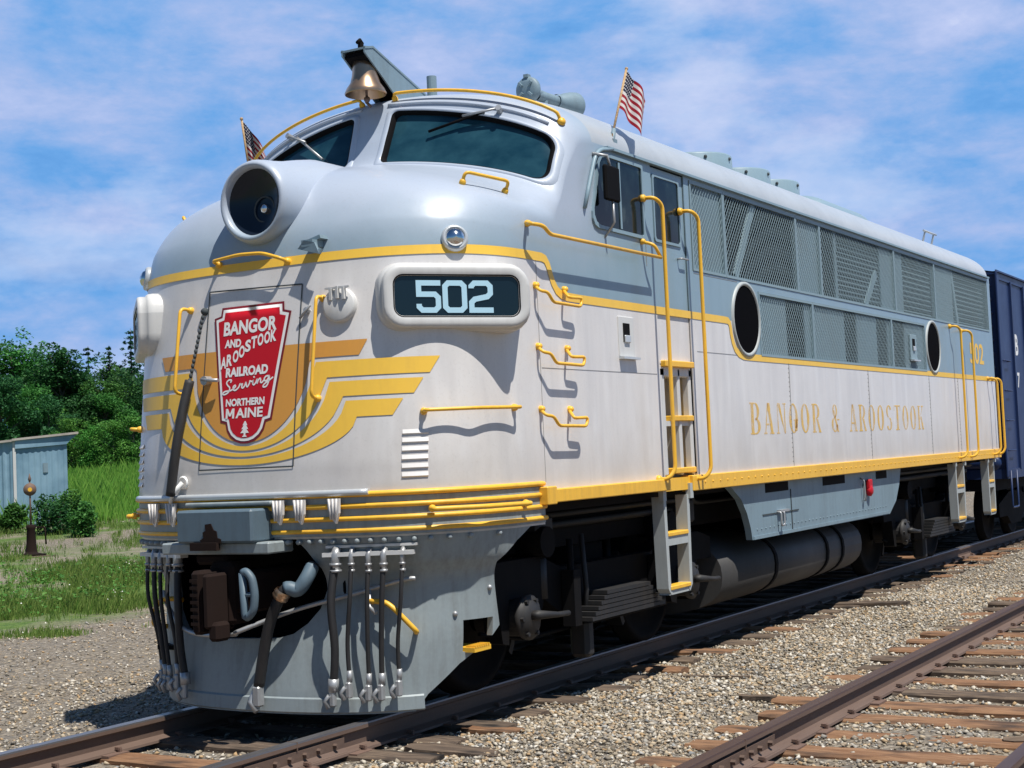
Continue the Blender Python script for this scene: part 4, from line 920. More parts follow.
# --- hoses on the pilot
def hose(X, r_, zt, zb, sag, gh=True, inn=.10, zstart=1.06):
    pt = pil(X, 1.06, .06); pt = Vector((pt.x, pt.y, zt)); pb = pil(X-sag, max(zb, .16), .06); pb.z = zb
    b = MB(); wv = math.sin(X*37)*.012; K = [pt, pt.lerp(pb, .33)+Vector((sag*.1+wv, -.02-abs(wv), 0)), pt.lerp(pb, .7)+Vector((-wv*1.3, -.012, 0)), pb]
    b.tube([Vector(v) for v in smooth_path([tuple(k) for k in K], 6)], r_, 8); o = b.build('air_hose', 'hose_rubber', loco)
    b = MB(); b.tube([pt+Vector((0, .02, .07)), pt+Vector((0, 0, .03)), pt+Vector((0, 0, -.075))], r_*1.25, 8); b.tube([pt+Vector((0, 0, -.02)), pt+Vector((0, 0, -.035))], r_*1.6, 8); b.tube([pt+Vector((0, 0, -.06)), pt+Vector((0, 0, -.075))], r_*1.55, 8); b.build('fitting', 'zinc', o)
    b = MB(); d = (pb-pt).normalized(); b.tube([pb-d*.05, pb+d*.03], r_*1.3, 8); b.box(pb.x-.02, pb.x+.018, pb.y-.028, pb.y+.012, pb.z-.12, pb.z-.02, 0, .008); b.tube([pb+Vector((-.015, -.03, -.05)), pb+Vector((-.045, -.035, -.085)), pb+Vector((-.02, -.03, -.13))], .013, 6); b.build('glad_hand', 'zinc', o)
for sg in (1, -1):
    for X, r_, zt, zb, sg_ in ((.645, .026, 1.035, .25, .05), (.745, .014, 1.035, .30, .055), (.848, .014, 1.03, .28, .05), (.935, .017, 1.03, .28, .07), (1.035, .013, 1.03, .30, .085)): hose(sg*X, r_, zt, zb, sg*sg_)
    b = MB(); pa = pil(sg*.57, 1.08, .06); pb = pil(sg*1.10, 1.08, .06); u = (pb-pa); L_ = u.length; u.normalize()
    b.obox((pa+pb)/2+Vector((0, 0, .012)), u*L_/2, u.cross(Vector((0, 0, 1)))*.028, (0, 0, .013)); b.obox((pa+pb)/2+Vector((0, .05, .06)), u*L_/2, u.cross(Vector((0, 0, 1)))*.05, (0, 0, .008)); b.build('hose_manifold', 'light_grey', loco)
# thick train-line hose
b = MB(); K = [pil(.46, 1.02, .02), pil(.44, .99, .12), pil(.385, .92, .18), pil(.31, .83, .21), pil(.19, .58, .16), pil(.08, .24, .07)]
P_ = [Vector(v) for v in smooth_path([tuple(k) for k in K], 8)]; b.tube(P_, .036, 10); o = b.build('train_line_hose', 'hose_rubber', loco)
b = MB(); b.tube(P_[2:24], .046, 10); b.build('sleeve', 'box_blue', o)
b = MB(); b.lathe([(.048, -.02), (.056, 0), (.05, .012), (.056, .024), (.048, .04)], P_[25], (P_[26]-P_[25]), 14); b.build('clamp', 'brass', o)
b = MB(); b.box(P_[-1].x-.03, P_[-1].x+.03, P_[-1].y-.04, P_[-1].y+.02, P_[-1].z-.13, P_[-1].z+.0, 0, .01); b.tube([P_[-1]+Vector((0, 0, .02)), P_[-1]+Vector((-.05, -.03, -.10)), P_[-1]+Vector((.0, -.03, -.16))], .02, 6); b.build('glad_hand', 'zinc', o)
# uncoupling rod
b = MB(); K = [pil(-1.0, .80, .05), pil(-.86, .72, .08), pil(-.62, .58, .10), (-.4, -.02, .56), (-.05, -.10, .58), (.0, -.12, .60), pil(.30, .70, .07), pil(.7, .81, .06), pil(.98, .91, .05), pil(1.05, .92, .05)]
b.tube([Vector(v) for v in smooth_path([tuple(k) for k in K], 5)], .015, 8); b.tube([(-.10, -.12, .56), (-.08, -.14, .66)], .02, 6); b.tube([pil(.79, .86, .05), pil(.80, .72, .09), pil(.84, .68, .1)], .016, 6); b.build('uncoupling_rod', 'zinc', loco)
b = MB(); K = [pil(.79, .755, .0), pil(.79, .76, .09), pil(.89, .75, .11), pil(.94, .70, .12), pil(1.04, .565, .10), pil(1.04, .56, .0)]
b.tube(fillet(K, .05, 4), .017, 8); b.build('grab_iron', 'yellow_paint', loco)
b = MB(); K = [pil(-.79, .755, .0), pil(-.79, .76, .09), pil(-.89, .75, .11), pil(-.94, .70, .12), pil(-1.04, .565, .10), pil(-1.04, .56, .0)]
b.tube(fillet(K, .05, 4), .017, 8); b.build('grab_iron', 'yellow_paint', loco)

# --- side lettering in tall slab-serif capitals, paint worn thin
class Glyph:
    def __init__(s, b, y, w_, z0, h): s.b, s.y, s.w, s.z0, s.h = b, y, w_, z0, h
    def q(s, pts): s.b.add([(1.5022, s.y+u*s.w, s.z0+v*s.h) for u, v in pts], [tuple(range(len(pts)))])
    def bar(s, u0, u1, v0=0., v1=1.): s.q([(u0, v0), (u1, v0), (u1, v1), (u0, v1)])
    def stem(s, u0, u1, v0=0., v1=1.): s.bar(u0, u1, v0, v1)
    def serif(s, u0, u1, top=True, bot=True):
        if bot: s.bar(u0, u1, -.001, .05)
        if top: s.bar(u0, u1, .95, 1.001)
    def arc(s, cu, cv, ru, rv, th, thin, a0, a1, n=14):
        G = []
        for k in range(n+1):
            a = R(a0+(a1-a0)*k/n); c, d = math.cos(a), math.sin(a); t_u = th; t_v = thin
            G.append([(1.5022, s.y+(cu+ru*c)*s.w, s.z0+(cv+rv*d)*s.h), (1.5022, s.y+(cu+(ru-t_u)*c)*s.w, s.z0+(cv+(rv-t_v)*d)*s.h)])
        s.b.grid(G, smooth=False)
    def diag(s, u0, v0, u1, v1, wd): s.q([(u0-wd/2, v0), (u0+wd/2, v0), (u1+wd/2, v1), (u1-wd/2, v1)])
def glyph(ch, y, w_, z0, h):
    b = MB(); g = Glyph(b, y, w_, z0, h)
    if ch == 'B': g.bar(.10, .36, .05, .95); g.serif(0, .5); g.arc(.5, .725, .40, .275, .24, .05, -90, 90); g.arc(.5, .26, .48, .26, .26, .05, -90, 90)
    if ch == 'R': g.bar(.10, .36, .05, .95); g.serif(0, .46); g.arc(.46, .735, .44, .265, .24, .05, -90, 90); g.diag(.60, .47, .86, .05, .22); g.bar(.72, 1.0, 0, .05)
    if ch == 'A': g.diag(.16, .05, .46, 1.0, .10); g.diag(.80, .05, .52, 1.0, .25); g.bar(.28, .66, .28, .34); g.bar(0, .32, 0, .05); g.bar(.60, 1.02, 0, .05)
    if ch == 'N': g.bar(.10, .20, .05, .95); g.bar(.82, .92, 0, .95); g.q([(.14, 1.0), (.40, 1.0), (.86, .0), (.80, .0)]); g.bar(0, .30, 0, .05); g.bar(.70, 1.02, .95, 1.0)
    if ch in 'GO': g.arc(.5, .5, .48, .5, .26, .05, *( (-45, 305) if ch == 'G' else (0, 360)), 24)
    if ch == 'G': g.bar(.62, .90, .08, .42); g.bar(.52, 1.0, .42, .47)
    if ch == 'S': g.arc(.5, .74, .40, .26, .22, .05, 20, 250); g.arc(.5, .26, .42, .26, .24, .05, -160, 80); 
    if ch == 'T': g.bar(.38, .64, .05, .95); g.bar(.22, .80, 0, .05); g.bar(.0, 1.0, .95, 1.0); g.bar(0, .06, .78, .95); g.bar(.94, 1.0, .78, .95)
    if ch == 'K': g.bar(.10, .34, .05, .95); g.serif(0, .46); g.q([(.34, .40), (.34, .47), (.80, .95), (.88, .95)]); g.diag(.52, .55, .84, .05, .24); g.bar(.64, .98, .95, 1.0); g.bar(.68, 1.0, 0, .05)
    if ch == '&': g.arc(.46, .76, .28, .24, .14, .05, 0, 360, 18); g.arc(.42, .27, .40, .27, .22, .05, 80, 360, 20); g.diag(.80, 0, .34, .78, .20); g.bar(.70, 1.0, .42, .47)
    return b
txt = 'BANGOR & AROOSTOOK'; y = 5.04; adv = (10.83-5.04)/17.55
for ch in txt:
    if ch != ' ': glyph(ch, y, .255, 1.722, .285).build('lettering', 'faded_yellow', loco)
    y += adv if ch != ' ' else adv*.78
V, F = text_mesh('502', .02); b = MB(); b.add([(1.5022, 13.30+.80*a, 2.60+.29*c) for a, c in V], F); b.build('numeral', 'decal_yellow', loco)

# --- underframe, skirt, tank, trucks
b = MB(); b.box(-1.05, 1.05, 1.0, 14.6, .95, 1.29); b.box(-1.38, 1.38, 1.1, 14.66, 1.24, 1.30); b.build('underframe', 'truck_black', loco)
sk = [(4.62, 1.285), (9.83, 1.285), (9.74, 1.10), (9.58, .92), (9.30, .78), (5.08, .79), (5.05, .90), (4.98, 1.03), (4.86, 1.16)]
for sg in (1, -1):
    b = MB(); b.prism(sk, lambda a, c, s: (sg*(1.39+.06*s), a, c)); 
    b.box(min(sg*1.45, sg*1.458), max(sg*1.45, sg*1.458), 5.10, 9.28, .79, .82)
    for k in range(38): b.ball((sg*1.452, 5.2+k*.107, .875), .008, 4)
    o = b.build('side_skirt', 'skirt_grey', loco)
    for y0, y1 in ((5.45, 6.05), (7.05, 7.75), (8.85, 9.25)): b = MB(); b.box(min(sg*1.44, sg*1.453), max(sg*1.44, sg*1.453), y0, y1, 1.19, 1.275); b.build('slot', 'black', o)
    b = MB(); b.box(min(sg*1.45, sg*1.457), max(sg*1.45, sg*1.457), 5.35, 6.30, .99, 1.0); b.box(min(sg*1.45, sg*1.457), max(sg*1.45, sg*1.457), 6.1, 6.11, .82, 1.2); b.build('door_line', 'seam', o)
    b = MB(); b.tube(fillet([(sg*1.45, 5.72, 1.0), (sg*1.49, 5.72, 1.0), (sg*1.49, 5.72, .88), (sg*1.49, 5.80, .88), (sg*1.49, 5.80, 1.0), (sg*1.45, 5.80, 1.0)], .02), .011, 6); b.box(min(sg*1.45, sg*1.49), max(sg*1.45, sg*1.49), 5.72, 5.95, 1.0, 1.02); b.build('latch', 'zinc', o)
    b = MB(); b.tube(fillet([(sg*1.45, 8.28, 1.22), (sg*1.49, 8.28, 1.2), (sg*1.49, 8.3, .98), (sg*1.46, 8.36, .98), (sg*1.46, 8.36, 1.16)], .03), .011, 6); b.build('pull_chain', 'zinc', o)
    b = MB(); b.lathe([(0, .0), (.06, .0), (.065, .03), (.04, .05), (0, .05)], (sg*1.46, 8.50, 1.08), (sg, 0, 0), 14); b.box(min(sg*1.46, sg*1.5), max(sg*1.46, sg*1.5), 8.44, 8.56, 1.10, 1.20, 0, .01); b.build('fuel_cutoff', 'red_paint', o)
b = MB(); sec = [(1.28*math.copysign(abs(math.cos(a))**.55, math.cos(a)), .50+.36*math.copysign(abs(math.sin(a))**.8, math.sin(a))) for a in np.linspace(0, 2*math.pi, 40, endpoint=False)]
b.prism(sec, lambda a, c, s: (a, 4.75+4.0*s, c)); ft = b.build('fuel_tank', 'tank_grey', loco); ft.data.polygons.foreach_set('use_smooth', [len(p.vertices) == 4 for p in ft.data.polygons])
for y in (6.05, 7.55, 8.05): b = MB(); b.prism([(a*1.012, .5+(c-.5)*1.02) for a, c in sec], lambda a, c, s: (a, y+.06*s, c)); b.build('strap', 'truck_black', ft)
def truck(Yc):
    t_ = empty('truck', (0, Yc-7.5, 0)); t_.parent = loco; t_.rotation_euler[0] = -TILT; t_.location.z = -TILT*(Yc-7.5)
    for a in (-1.37, 1.37):
        for sg in (1, -1):
            b = MB(); b.lathe([(.10, .09), (.12, .06), (.30, .03), (.42, .045), (.455, .075), (.508, .070), (.512, -.02), (.535, -.035), (.535, -.062), (.46, -.066), (.30, -.02), (.10, -.05)], (sg*.757, a, .512), (sg, 0, 0), 40); b.build('wheel', 'truck_black', t_)
            b = MB(); b.cyl((sg*.9, a, .512), (sg*1.26, a, .512), .13, 20); b.lathe([(.150, -.02), (.155, .012), (.115, .02), (.11, .035), (0, .037)], (sg*1.26, a, .512), (sg, 0, 0), 20)
            for k in range(6): q = R(60*k); b.cyl((sg*1.27, a+.125*math.cos(q), .512+.125*math.sin(q)), (sg*1.30, a+.125*math.cos(q), .512+.125*math.sin(q)), .016, 6)
            b.build('journal_box', 'truck_grey', t_)
            b = MB(); b.tube([(sg*1.28, a, .52), (sg*1.33, a, .53), (sg*1.33, a+.30, .50), (sg*1.31, a+.48, .49)], [.034, .034, .02, .02], 8); b.build('damper_rod', 'truck_grey', t_)
        b = MB(); b.cyl((-.75, a, .512), (.75, a, .512), .09, 14); b.build('axle', 'truck_black', t_)
    for sg in (1, -1):
        pr = [(-1.98, .66), (-1.98, .84), (-1.72, .90), (-1.05, .90), (-.75, .80), (.75, .80), (1.05, .90), (1.72, .90), (1.98, .84), (1.98, .66), (1.66, .66), (1.60, .36), (1.52, .34), (1.50, .64), (1.24, .64), (1.22, .34), (1.12, .36), (1.02, .60), (.70, .44), (-.70, .44), (-1.02, .60), (-1.12, .36), (-1.22, .34), (-1.24, .64), (-1.50, .64), (-1.52, .34), (-1.60, .36), (-1.66, .66)]
        b = MB(); b.prism(pr, lambda a, c, s: (sg*(1.06+.13*s), a, c)); b.build('side_frame', 'truck_black', t_)
        b = MB()
        for k in range(6): b.box(min(sg*1.20, sg*1.36), max(sg*1.20, sg*1.36), -.62+k*.05, .62-k*.05, .40+k*.034, .428+k*.034)
        b.build('leaf_spring', 'truck_grey', t_)
        b = MB()
        for a in (-.72, .72): b = MB(); b.box(min(sg*1.2, sg*1.3), max(sg*1.2, sg*1.3), a-.05, a+.05, .38, .78); b.tube([(sg*1.25, a, .4), (sg*1.25, a, 1.0)], .025, 6); b.build('hanger', 'truck_black', t_)
        for a in (-.80, .80):
            b = MB(); sh_ = [(a+(-1 if a > 0 else 1)*0+.0, 0)]
            cy = 1.37 if a > 0 else -1.37; A0, A1 = (150, 215) if a > 0 else (-35, 30)
            G = [[(sg*(.70+.14*u), cy+r_*math.cos(R(q)), .512+r_*math.sin(R(q))) for u, r_ in ((0, .52), (1, .52), (1, .57), (0, .57), (0, .52))] for q in np.linspace(A0, A1, 9)]; b.grid(G, smooth=False)
            b.tube([(sg*.78, a, 1.0), (sg*.80, a-.02, .30)], .03, 6); b.build('brake_shoe', 'truck_grey', t_)
        b = MB(); b.tube(fillet([(sg*1.10, -1.75, .44), (sg*1.10, -1.2, .34), (sg*1.10, 1.2, .34), (sg*1.10, 1.75, .44)], .1), .015, 6); b.build('brake_rod', 'truck_black', t_)
        for a in (-1.62, 1.62): b = MB(); b.lathe([(.07, -.14), (.085, -.14), (.085, .14), (.07, .14)], (sg*1.12, a*.62, .74), (0, 0, 1), 12); b.build('coil_spring', 'truck_grey', t_)
        b = MB(); b.tube([(sg*1.22, -.48, 1.02), (sg*1.24, -.47, .62), (sg*1.20, -.45, .30)], .020, 8); b.box(min(sg*1.10, sg*1.26), max(sg*1.10, sg*1.26), -.52, -.40, .12, .40, 0, .03); b.build('sand_pipe', 'truck_grey', t_)
        for q in (1.05, -1.05): b = MB(); b.cyl((sg*.95, q, 1.0), (sg*1.26, q, 1.0), .11, 14); b.build('brake_cylinder', 'truck_black', t_)
    b = MB(); b.box(-1.0, 1.0, -.28, .28, .55, .92); b.build('bolster', 'truck_black', t_)
    for q in (-1.95, 1.8): b = MB(); b.box(-1.05, 1.05, q, q+.15, .68, .86); b.build('end_transom', 'truck_black', t_)
    for a in (-.9, .9): b = MB(); b.lathe([(0, -.55), (.38, -.55), (.42, -.4), (.42, .4), (.38, .55), (0, .55)], (0, a, .52), (1, 0, 0), 20); b.build('traction_motor', 'truck_black', t_)
truck(2.75); truck(11.9)
for sg in (1, -1):
    for z, x, r_ in ((1.20, 1.18, .022), (1.12, 1.10, .03)):
        b = MB(); b.tube(fillet([(sg*x, 1.3, z), (sg*x, 4.4, z), (sg*(x-.1), 4.7, z-.05), (sg*(x-.1), 9.6, z-.05), (sg*x, 10.1, z), (sg*x, 14.3, z)], .1), r_, 6); b.build('air_pipe', 'truck_grey', loco)
    for y in (1.75, 4.25, 10.3, 13.6):
        b = MB(); b.box(min(sg*1.0, sg*1.22), max(sg*1.0, sg*1.22), y-.12, y+.12, 1.0, 1.2, 0, .02); b.build('junction_box', 'truck_grey', loco)
for y in (1.6, 5.0): pass

# ================================================================ FLAGS (set in brackets, lift out)
def flag(name, base, top, cloth_dir, lab, wd, ht):
    base, top = Vector(base), Vector(top); root = empty(name, base); tag(root, lab, 'flag'); d = (top-base)
    b = MB(); b.tube([(0, 0, 0), d], .0095, 8); b.ball(d, .014, 6); b.build('pole', 'pole_wood', root)
    cd = Vector(cloth_dir).normalized(); side = cd.cross(Vector((0, 0, 1))).normalized(); nu, nv = 30, 24; V = []; UV = []
    up = d.normalized()
    for i in range(nv+1):
        v = i/nv
        for j in range(nu+1):
            u = j/nu
            p = d-up*(.02+ht*(1-v)) + cd*(wd*.52*u+.015*math.sin(u*9+v*2)*u) - Vector((0, 0, 1))*(wd*.78*u**1.3) + side*(.034*math.sin(u*9+v*2.2)*min(1, u*3))
            V.append(p); UV.append((u, v))
    F = [(i*(nu+1)+j, i*(nu+1)+j+1, (i+1)*(nu+1)+j+1, (i+1)*(nu+1)+j) for i in range(nv) for j in range(nu)]
    b = MB(); b.add(V, F, 0, True); o = b.build('cloth', 'flag_cloth', root); uvl = o.data.uv_layers.new(name='UVMap')
    for l_ in o.data.loops: uvl.data[l_.index].uv = UV[l_.vertex_index]
    b = MB(); b.box(-.03, .03, -.03, .035, -.07, .0); b.tube([(0, 0, -.06), d.normalized()*.10], .018, 8); b.build('socket', 'skirt_grey', root)
flag('flag', (1.46, 2.60, 3.955), (1.46, 2.92, 4.56), (.864, .503, 0), 'small american flag on a wooden stick above the cab side window', .30, .36)
flag('flag', (-1.48, 1.93, 3.93), (-1.48, 1.84, 4.43), (.864, .503, 0), 'small american flag behind the headlight, on the far side of the cab', .38, .32)

# ================================================================ SETTING
CAM = Vector((6.3775, -7.4815, 1.5816))
def rise(X, Y):
    r_ = math.hypot(X-CAM.x, Y-CAM.y); k = min(1, max(0, (-X-4)/9)); k = k*k*(3-2*k)
    return .034*min(max(0, r_-25), 110)*k
def hn(X, Y): return .012*math.sin(X*3.1+Y*1.7)+.010*math.sin(X*1.3-Y*2.9+1)+.008*math.sin(X*6.3+2)*math.sin(Y*5.1)
def gz(X, Y):
    z = -.185
    if abs(X) < .95: z = -.20
    elif X < -1.2: z = -.20-.10*min(1, (-X-1.2)/2.0)
    elif 1.3 < X < 2.6: z = -.185+.02*math.sin((X-1.3)/1.3*math.pi)
    elif X > 5.4: z = -.20-.1*min(1, (X-5.4)/2)
    return z+hn(X, Y)*(1 if abs(X) > 1.3 else .5)+rise(X, Y)
def bearing(px, D):
    d = Fv+R2*((px-512)/1500); d = Vector((d.x, d.y)).normalized(); return CAM.x+d.x*D, CAM.y+d.y*D
def axis(a, b, fine, far):
    out = list(np.arange(a, b, fine)); st = fine; x = b
    while x < far: out.append(x); st *= 1.22; x += st
    out.append(far); st = fine; x = a; pre = []
    while x > -far: st *= 1.22; x -= st; pre.append(max(x, -far))
    return pre[::-1]+out
xs_ = axis(-12, 7, .16, 900); ys_ = axis(-6, 14, .16, 900)
b = MB(); b.grid([[Vector((x, y, gz(x, y))) for x in xs_] for y in ys_])
g = b.build('ground', 'ground_soil'); g['kind'] = 'structure'

# --- railway tracks: rails, ties, plates
def rail_profile(x): # half profile doubled: (dx, z)
    h = [(.035, -.002), (.037, -.012), (.037, -.034), (.010, -.046), (.008, -.125), (.066, -.145), (.070, -.160)]
    return [(x+a, z) for a, z in h]+[(x-a, z) for a, z in h[::-1]]
def track(name, xc, gauge, y0, y1, label, top, tie_y0, tie_y1, seed, joints, ht=1.3):
    rnd = random.Random(seed); root = empty(name, (xc, y0, -.16)); tag(root, label, 'railway track')
    def add(bm_, nm_, mt, par=None):
        o = bm_.build(nm_, mt, None); o.parent = par or root
        if par is None: o.location = (-xc, -y0, .16)
        return o
    for sg in (-1, 1):
        x = xc+sg*gauge/2; pr = rail_profile(x); b = MB(); n = len(pr)
        V = [(a, y, z) for y in (y0, y1) for a, z in pr]; F = [(i, (i+1) % n, n+(i+1) % n, n+i) for i in range(n)]
        b.add(V, [tuple(range(n))[::-1], tuple(range(n, 2*n))]+F, 0)
        for k in (2+n-1, 2+0, 2+n-2): b.mi[k] = 1
        rl = add(b, 'rail', ['rail_side', top])
        for yj in joints.get(sg, ()):
            c = MB()
            for s2 in (-1, 1):
                c.prism([(x+s2*.012, -.052), (x+s2*.030, -.056), (x+s2*.026, -.118), (x+s2*.055, -.14), (x+s2*.02, -.14)], lambda a, d, s: (a, yj-.46+.92*s, d))
                for q in (-.36, -.20, -.07, .07, .20, .36): c.cyl((x+s2*.024, yj+q, -.088), (x+s2*.056, yj+q, -.088), .016, 6)
            c.box(x-.038, x+.038, yj-.004, yj+.004, -.05, -.0005); add(c, 'joint_bar', 'rail_side', rl)
    y = tie_y0; c = MB()
    while y < tie_y1:
        w_ = rnd.uniform(.20, .25); L_ = rnd.uniform(-.10, .10); ang = rnd.uniform(-.02, .02); zt = -.150-rnd.random()*.012; yy = y+rnd.uniform(-.02, .02)
        b = MB(); nx = 26; G = []
        for i in range(nx+1):
            X = xc-ht+L_+(2*ht)*i/nx; dy = (X-xc)*ang; j = [rnd.uniform(-.009, .009) for _ in range(6)]; q = .75 if i in (0, nx) else 1
            G.append([Vector((X, yy+dy-w_/2*q+j[0], zt-.16)), Vector((X, yy+dy-w_/2*q+j[1], zt-.015)), Vector((X, yy+dy-w_/2*q+.02+j[1], zt+j[4]*.5)), Vector((X, yy+dy+j[5], zt+j[2]*.7)), Vector((X, yy+dy+w_/2*q-.02+j[2], zt+j[4]*.4)), Vector((X, yy+dy+w_/2*q+j[3], zt-.015)), Vector((X, yy+dy+w_/2*q+j[3], zt-.16))])
        b.grid(G, smooth=False); b.add(G[0], [tuple(range(7))]); b.add(G[-1], [tuple(range(7))[::-1]])
        add(b, 'tie', 'tie_brown' if rnd.random() < (.66 if xc > 1 else .4) else 'tie_grey')
        for sg in (-1, 1):
            x = xc+sg*gauge/2; c.box(x-.13, x+.13, yy-.09, yy+.09, -.168, -.150)
            for s2 in (-1, 1): c.box(x+s2*.085-.012, x+s2*.085+.012, yy+s2*.05-.010, yy+s2*.05+.010, -.15, -.125); c.box(x+s2*.072-.016, x+s2*.072+.016, yy+s2*.05-.014, yy+s2*.05+.014, -.137, -.120)
        y += .535
    o = add(c, 'tie_plates', 'rusty_steel'); o['kind'] = 'stuff'
track('railway_track', 0, 1.505, -4.5, 60, 'railway track under the grey locomotive, with polished rail tops', 'rail_top', -4.3, 34, 3, {1: (-.55,), -1: (-3.2,)})
track('railway_track', 3.925, 1.475, -4.5, 60, 'empty rusty railway track in the right foreground with bare wooden ties', 'rail_top_rusty', -3.9, 34, 5, {-1: (.30,), 1: ()})

# --- loose ballast: a stony sheet of real stones
def stones(name, pts, s0, s1):
    n = len(pts); base = np.array([(1,0,0), (-1,0,0), (0,1,0), (0,-1,0), (0,0,1), (0,0,-1)], float)
    fc = np.array([(0,2,4), (2,1,4), (1,3,4), (3,0,4), (2,0,5), (1,2,5), (3,1,5), (0,3,5)])
    rng = np.random.default_rng(n); V = base[None]*rng.uniform(.62, 1.25, (n, 6, 1))+rng.uniform(-.28, .28, (n, 6, 3))
    sz = s0+(s1-s0)*rng.random((n, 1, 1))**2.4; V = V*sz*np.array([1.15, .95, .62])
    a = rng.uniform(0, 2*np.pi, n); ca, sa = np.cos(a), np.sin(a); t_ = rng.uniform(-.5, .5, n); ct, st_ = np.cos(t_), np.sin(t_)
    x = V[..., 0]*ca[:, None]-V[..., 1]*sa[:, None]; y = V[..., 0]*sa[:, None]+V[..., 1]*ca[:, None]; z = V[..., 2]
    x2 = x*ct[:, None]+z*st_[:, None]; z2 = -x*st_[:, None]+z*ct[:, None]
    P = np.stack([x2, y, z2], -1)+np.array(pts)[:, None, :]; 
    me = bpy.data.meshes.new(name); me.vertices.add(n*6); me.vertices.foreach_set('co', P.reshape(-1).astype(np.float32))
    Fi = (fc[None]+np.arange(n)[:, None, None]*6).reshape(-1); me.loops.add(len(Fi)); me.loops.foreach_set('vertex_index', Fi.astype(np.int32))
    me.polygons.add(len(Fi)//3); me.polygons.foreach_set('loop_start', np.arange(0, len(Fi), 3, dtype=np.int32)); me.polygons.foreach_set('loop_total', np.full(len(Fi)//3, 3, np.int32))
    me.update(calc_edges=True); me.validate(); me.materials.append(M['stone']); o = bpy.data.objects.new(name, me); COL.objects.link(o); o['kind'] = 'stuff'; return o
TIES = [-3.9+.535*k for k in range(70)]; rnd = random.Random(11); pts = []
def near_rail(X): return min(abs(X-.7525), abs(X+.7525), abs(X-3.1875), abs(X-4.6625)) < .075
def scatter(n, x0, x1, y0, y1, pw=1.0, dz=.004):
    k = 0
    while k < n:
        X = rnd.uniform(x0, x1); Y = y0+(y1-y0)*rnd.random()**pw
        k += 1
        if near_rail(X): continue
        if 2.55 < X < 5.3 and min(abs(Y-q) for q in TIES) < .115 and rnd.random() < .85: continue
        pts.append((X, Y, gz(X, Y)+dz+rnd.uniform(-.006, .008)))
scatter(46000, 1.0, 3.15, -1.5, 11, 1.2); scatter(14000, 1.0, 3.15, 9, 24); scatter(19000, 3.2, 5.6, -2.0, 9, 1.3); scatter(2600, -.75, .75, -3.5, .8); scatter(2200, .8, 1.6, -3, 1.0)
scatter(10000, -4.2, -.8, -1.5, 7, 1.2); scatter(8500, -8.5, -3.0, 0, 13, 1.1); scatter(2500, .8, 2.2, 0, 22)
b = stones('ballast', pts, .0075, .027)
for o_, lab in ((b, 'loose tan and grey ballast stones between the tracks'),): tag(o_, lab, 'gravel')
# --- splintered planks lying on the ballast
def plank(px_pts, L_, w_, h, rz, lab, mat):
    X, Y = px_pts; root = MB(); n = 8; G = []; rr_ = random.Random(int(X*100))
    for i in range(n+1):
        u = -L_/2+L_*i/n; ww = w_*(.55 if i in (0, n) else rr_.uniform(.85, 1.05)); j = rr_.uniform(-.004, .004)
        G.append([Vector((u, -ww/2, 0)), Vector((u, -ww/2, h*.8)), Vector((u, 0, h+j)), Vector((u, ww/2, h*.8)), Vector((u, ww/2, 0))])
    root.grid(G, smooth=False); root.add(G[0], [(0, 1, 2, 3, 4)]); root.add(G[-1], [(4, 3, 2, 1, 0)]); o = root.build('plank', mat); o.location = (X, Y, gz(X, Y)+.006); o.rotation_euler = (rr_.uniform(-.06, .06), rr_.uniform(-.03, .03), rz); tag(o, lab, 'plank')
plank((2.42, 2.55), .26, .12, .04, .12, 'short splintered block close to the left side of the rusty rail', 'tie_grey')
plank((1.72, 3.45), .55, .045, .018, .10, 'thin dark stick lying alone on the ballast between the tracks', 'tie_grey')
plank((1.42, .28), .8, .24, .03, .05, 'flat grey board on the ballast beside the polished rail joint', 'tie_grey')
plank((1.2, .95), .45, .2, .03, -.1, 'short brown board on the ballast in front of the pilot step', 'tie_brown')
plank((1.35, 8.6), .9, .25, .05, .05, 'long weathered board by the rail under the ladder', 'tie_grey')
plank((4.55, 1.55), .45, .12, .05, .25, 'split wood scrap between the rusty rails at the lower right corner', 'tie_grey')

# ================================================================ BOXCAR behind the locomotive
bc = empty('boxcar', (0, 15.55, 0)); tag(bc, 'dark blue boxcar coupled behind the grey locomotive', 'boxcar'); bc['off'] = 15.55
YB, YE, XB = 15.6, 28.0, 1.40
b = MB(); b.box(-XB, XB, YB, YE, 1.05, 4.10); b.box(XB, XB+.03, YB-.06, YB+.10, 1.0, 4.10, 0, .01); b.box(-XB-.03, -XB, YB-.06, YB+.10, 1.0, 4.10, 0, .01); b.box(-XB-.02, XB+.02, YB-.03, YE, .98, 1.12)
b.box(XB, XB+.02, YB, YE, 3.98, 4.12)
b.build('body', 'boxcar_blue', bc)
for k in range(14):
    z = 1.22+k*.205; b = MB(); G = []
    for a in np.linspace(-math.pi/2, math.pi/2, 9): G.append([Vector((x, YB-.008-.062*math.cos(a)*w_, z+.085*math.sin(a)*w_)) for x, w_ in ((-XB+.06, .15), (-XB+.2, .8), (-XB+.4, 1), (XB-.4, 1), (XB-.2, .8), (XB-.06, .15))])
    b.grid(G); b.build('end_rib', 'boxcar_blue', bc)
b = MB(); b.grid([[Vector((x, y, 4.08+.16*(1-(x/1.45)**2))) for x in np.linspace(-1.45, 1.45, 15)] for y in (YB-.04, YE)]); b.prism([(x, 4.05+.19*(1-(x/1.45)**2)) for x in np.linspace(-1.45, 1.45, 15)], lambda a, c, s: (a, YB-.045+.02*s, c)); b.build('roof', 'boxcar_blue', bc)
for y in np.arange(16.5, 28, .92): b = MB(); b.box(XB, XB+.035, y-.03, y+.03, 1.1, 4.0); b.build('side_post', 'boxcar_blue', bc)
for y, z in ((16.72, 3.03), (16.72, 2.47)): pass
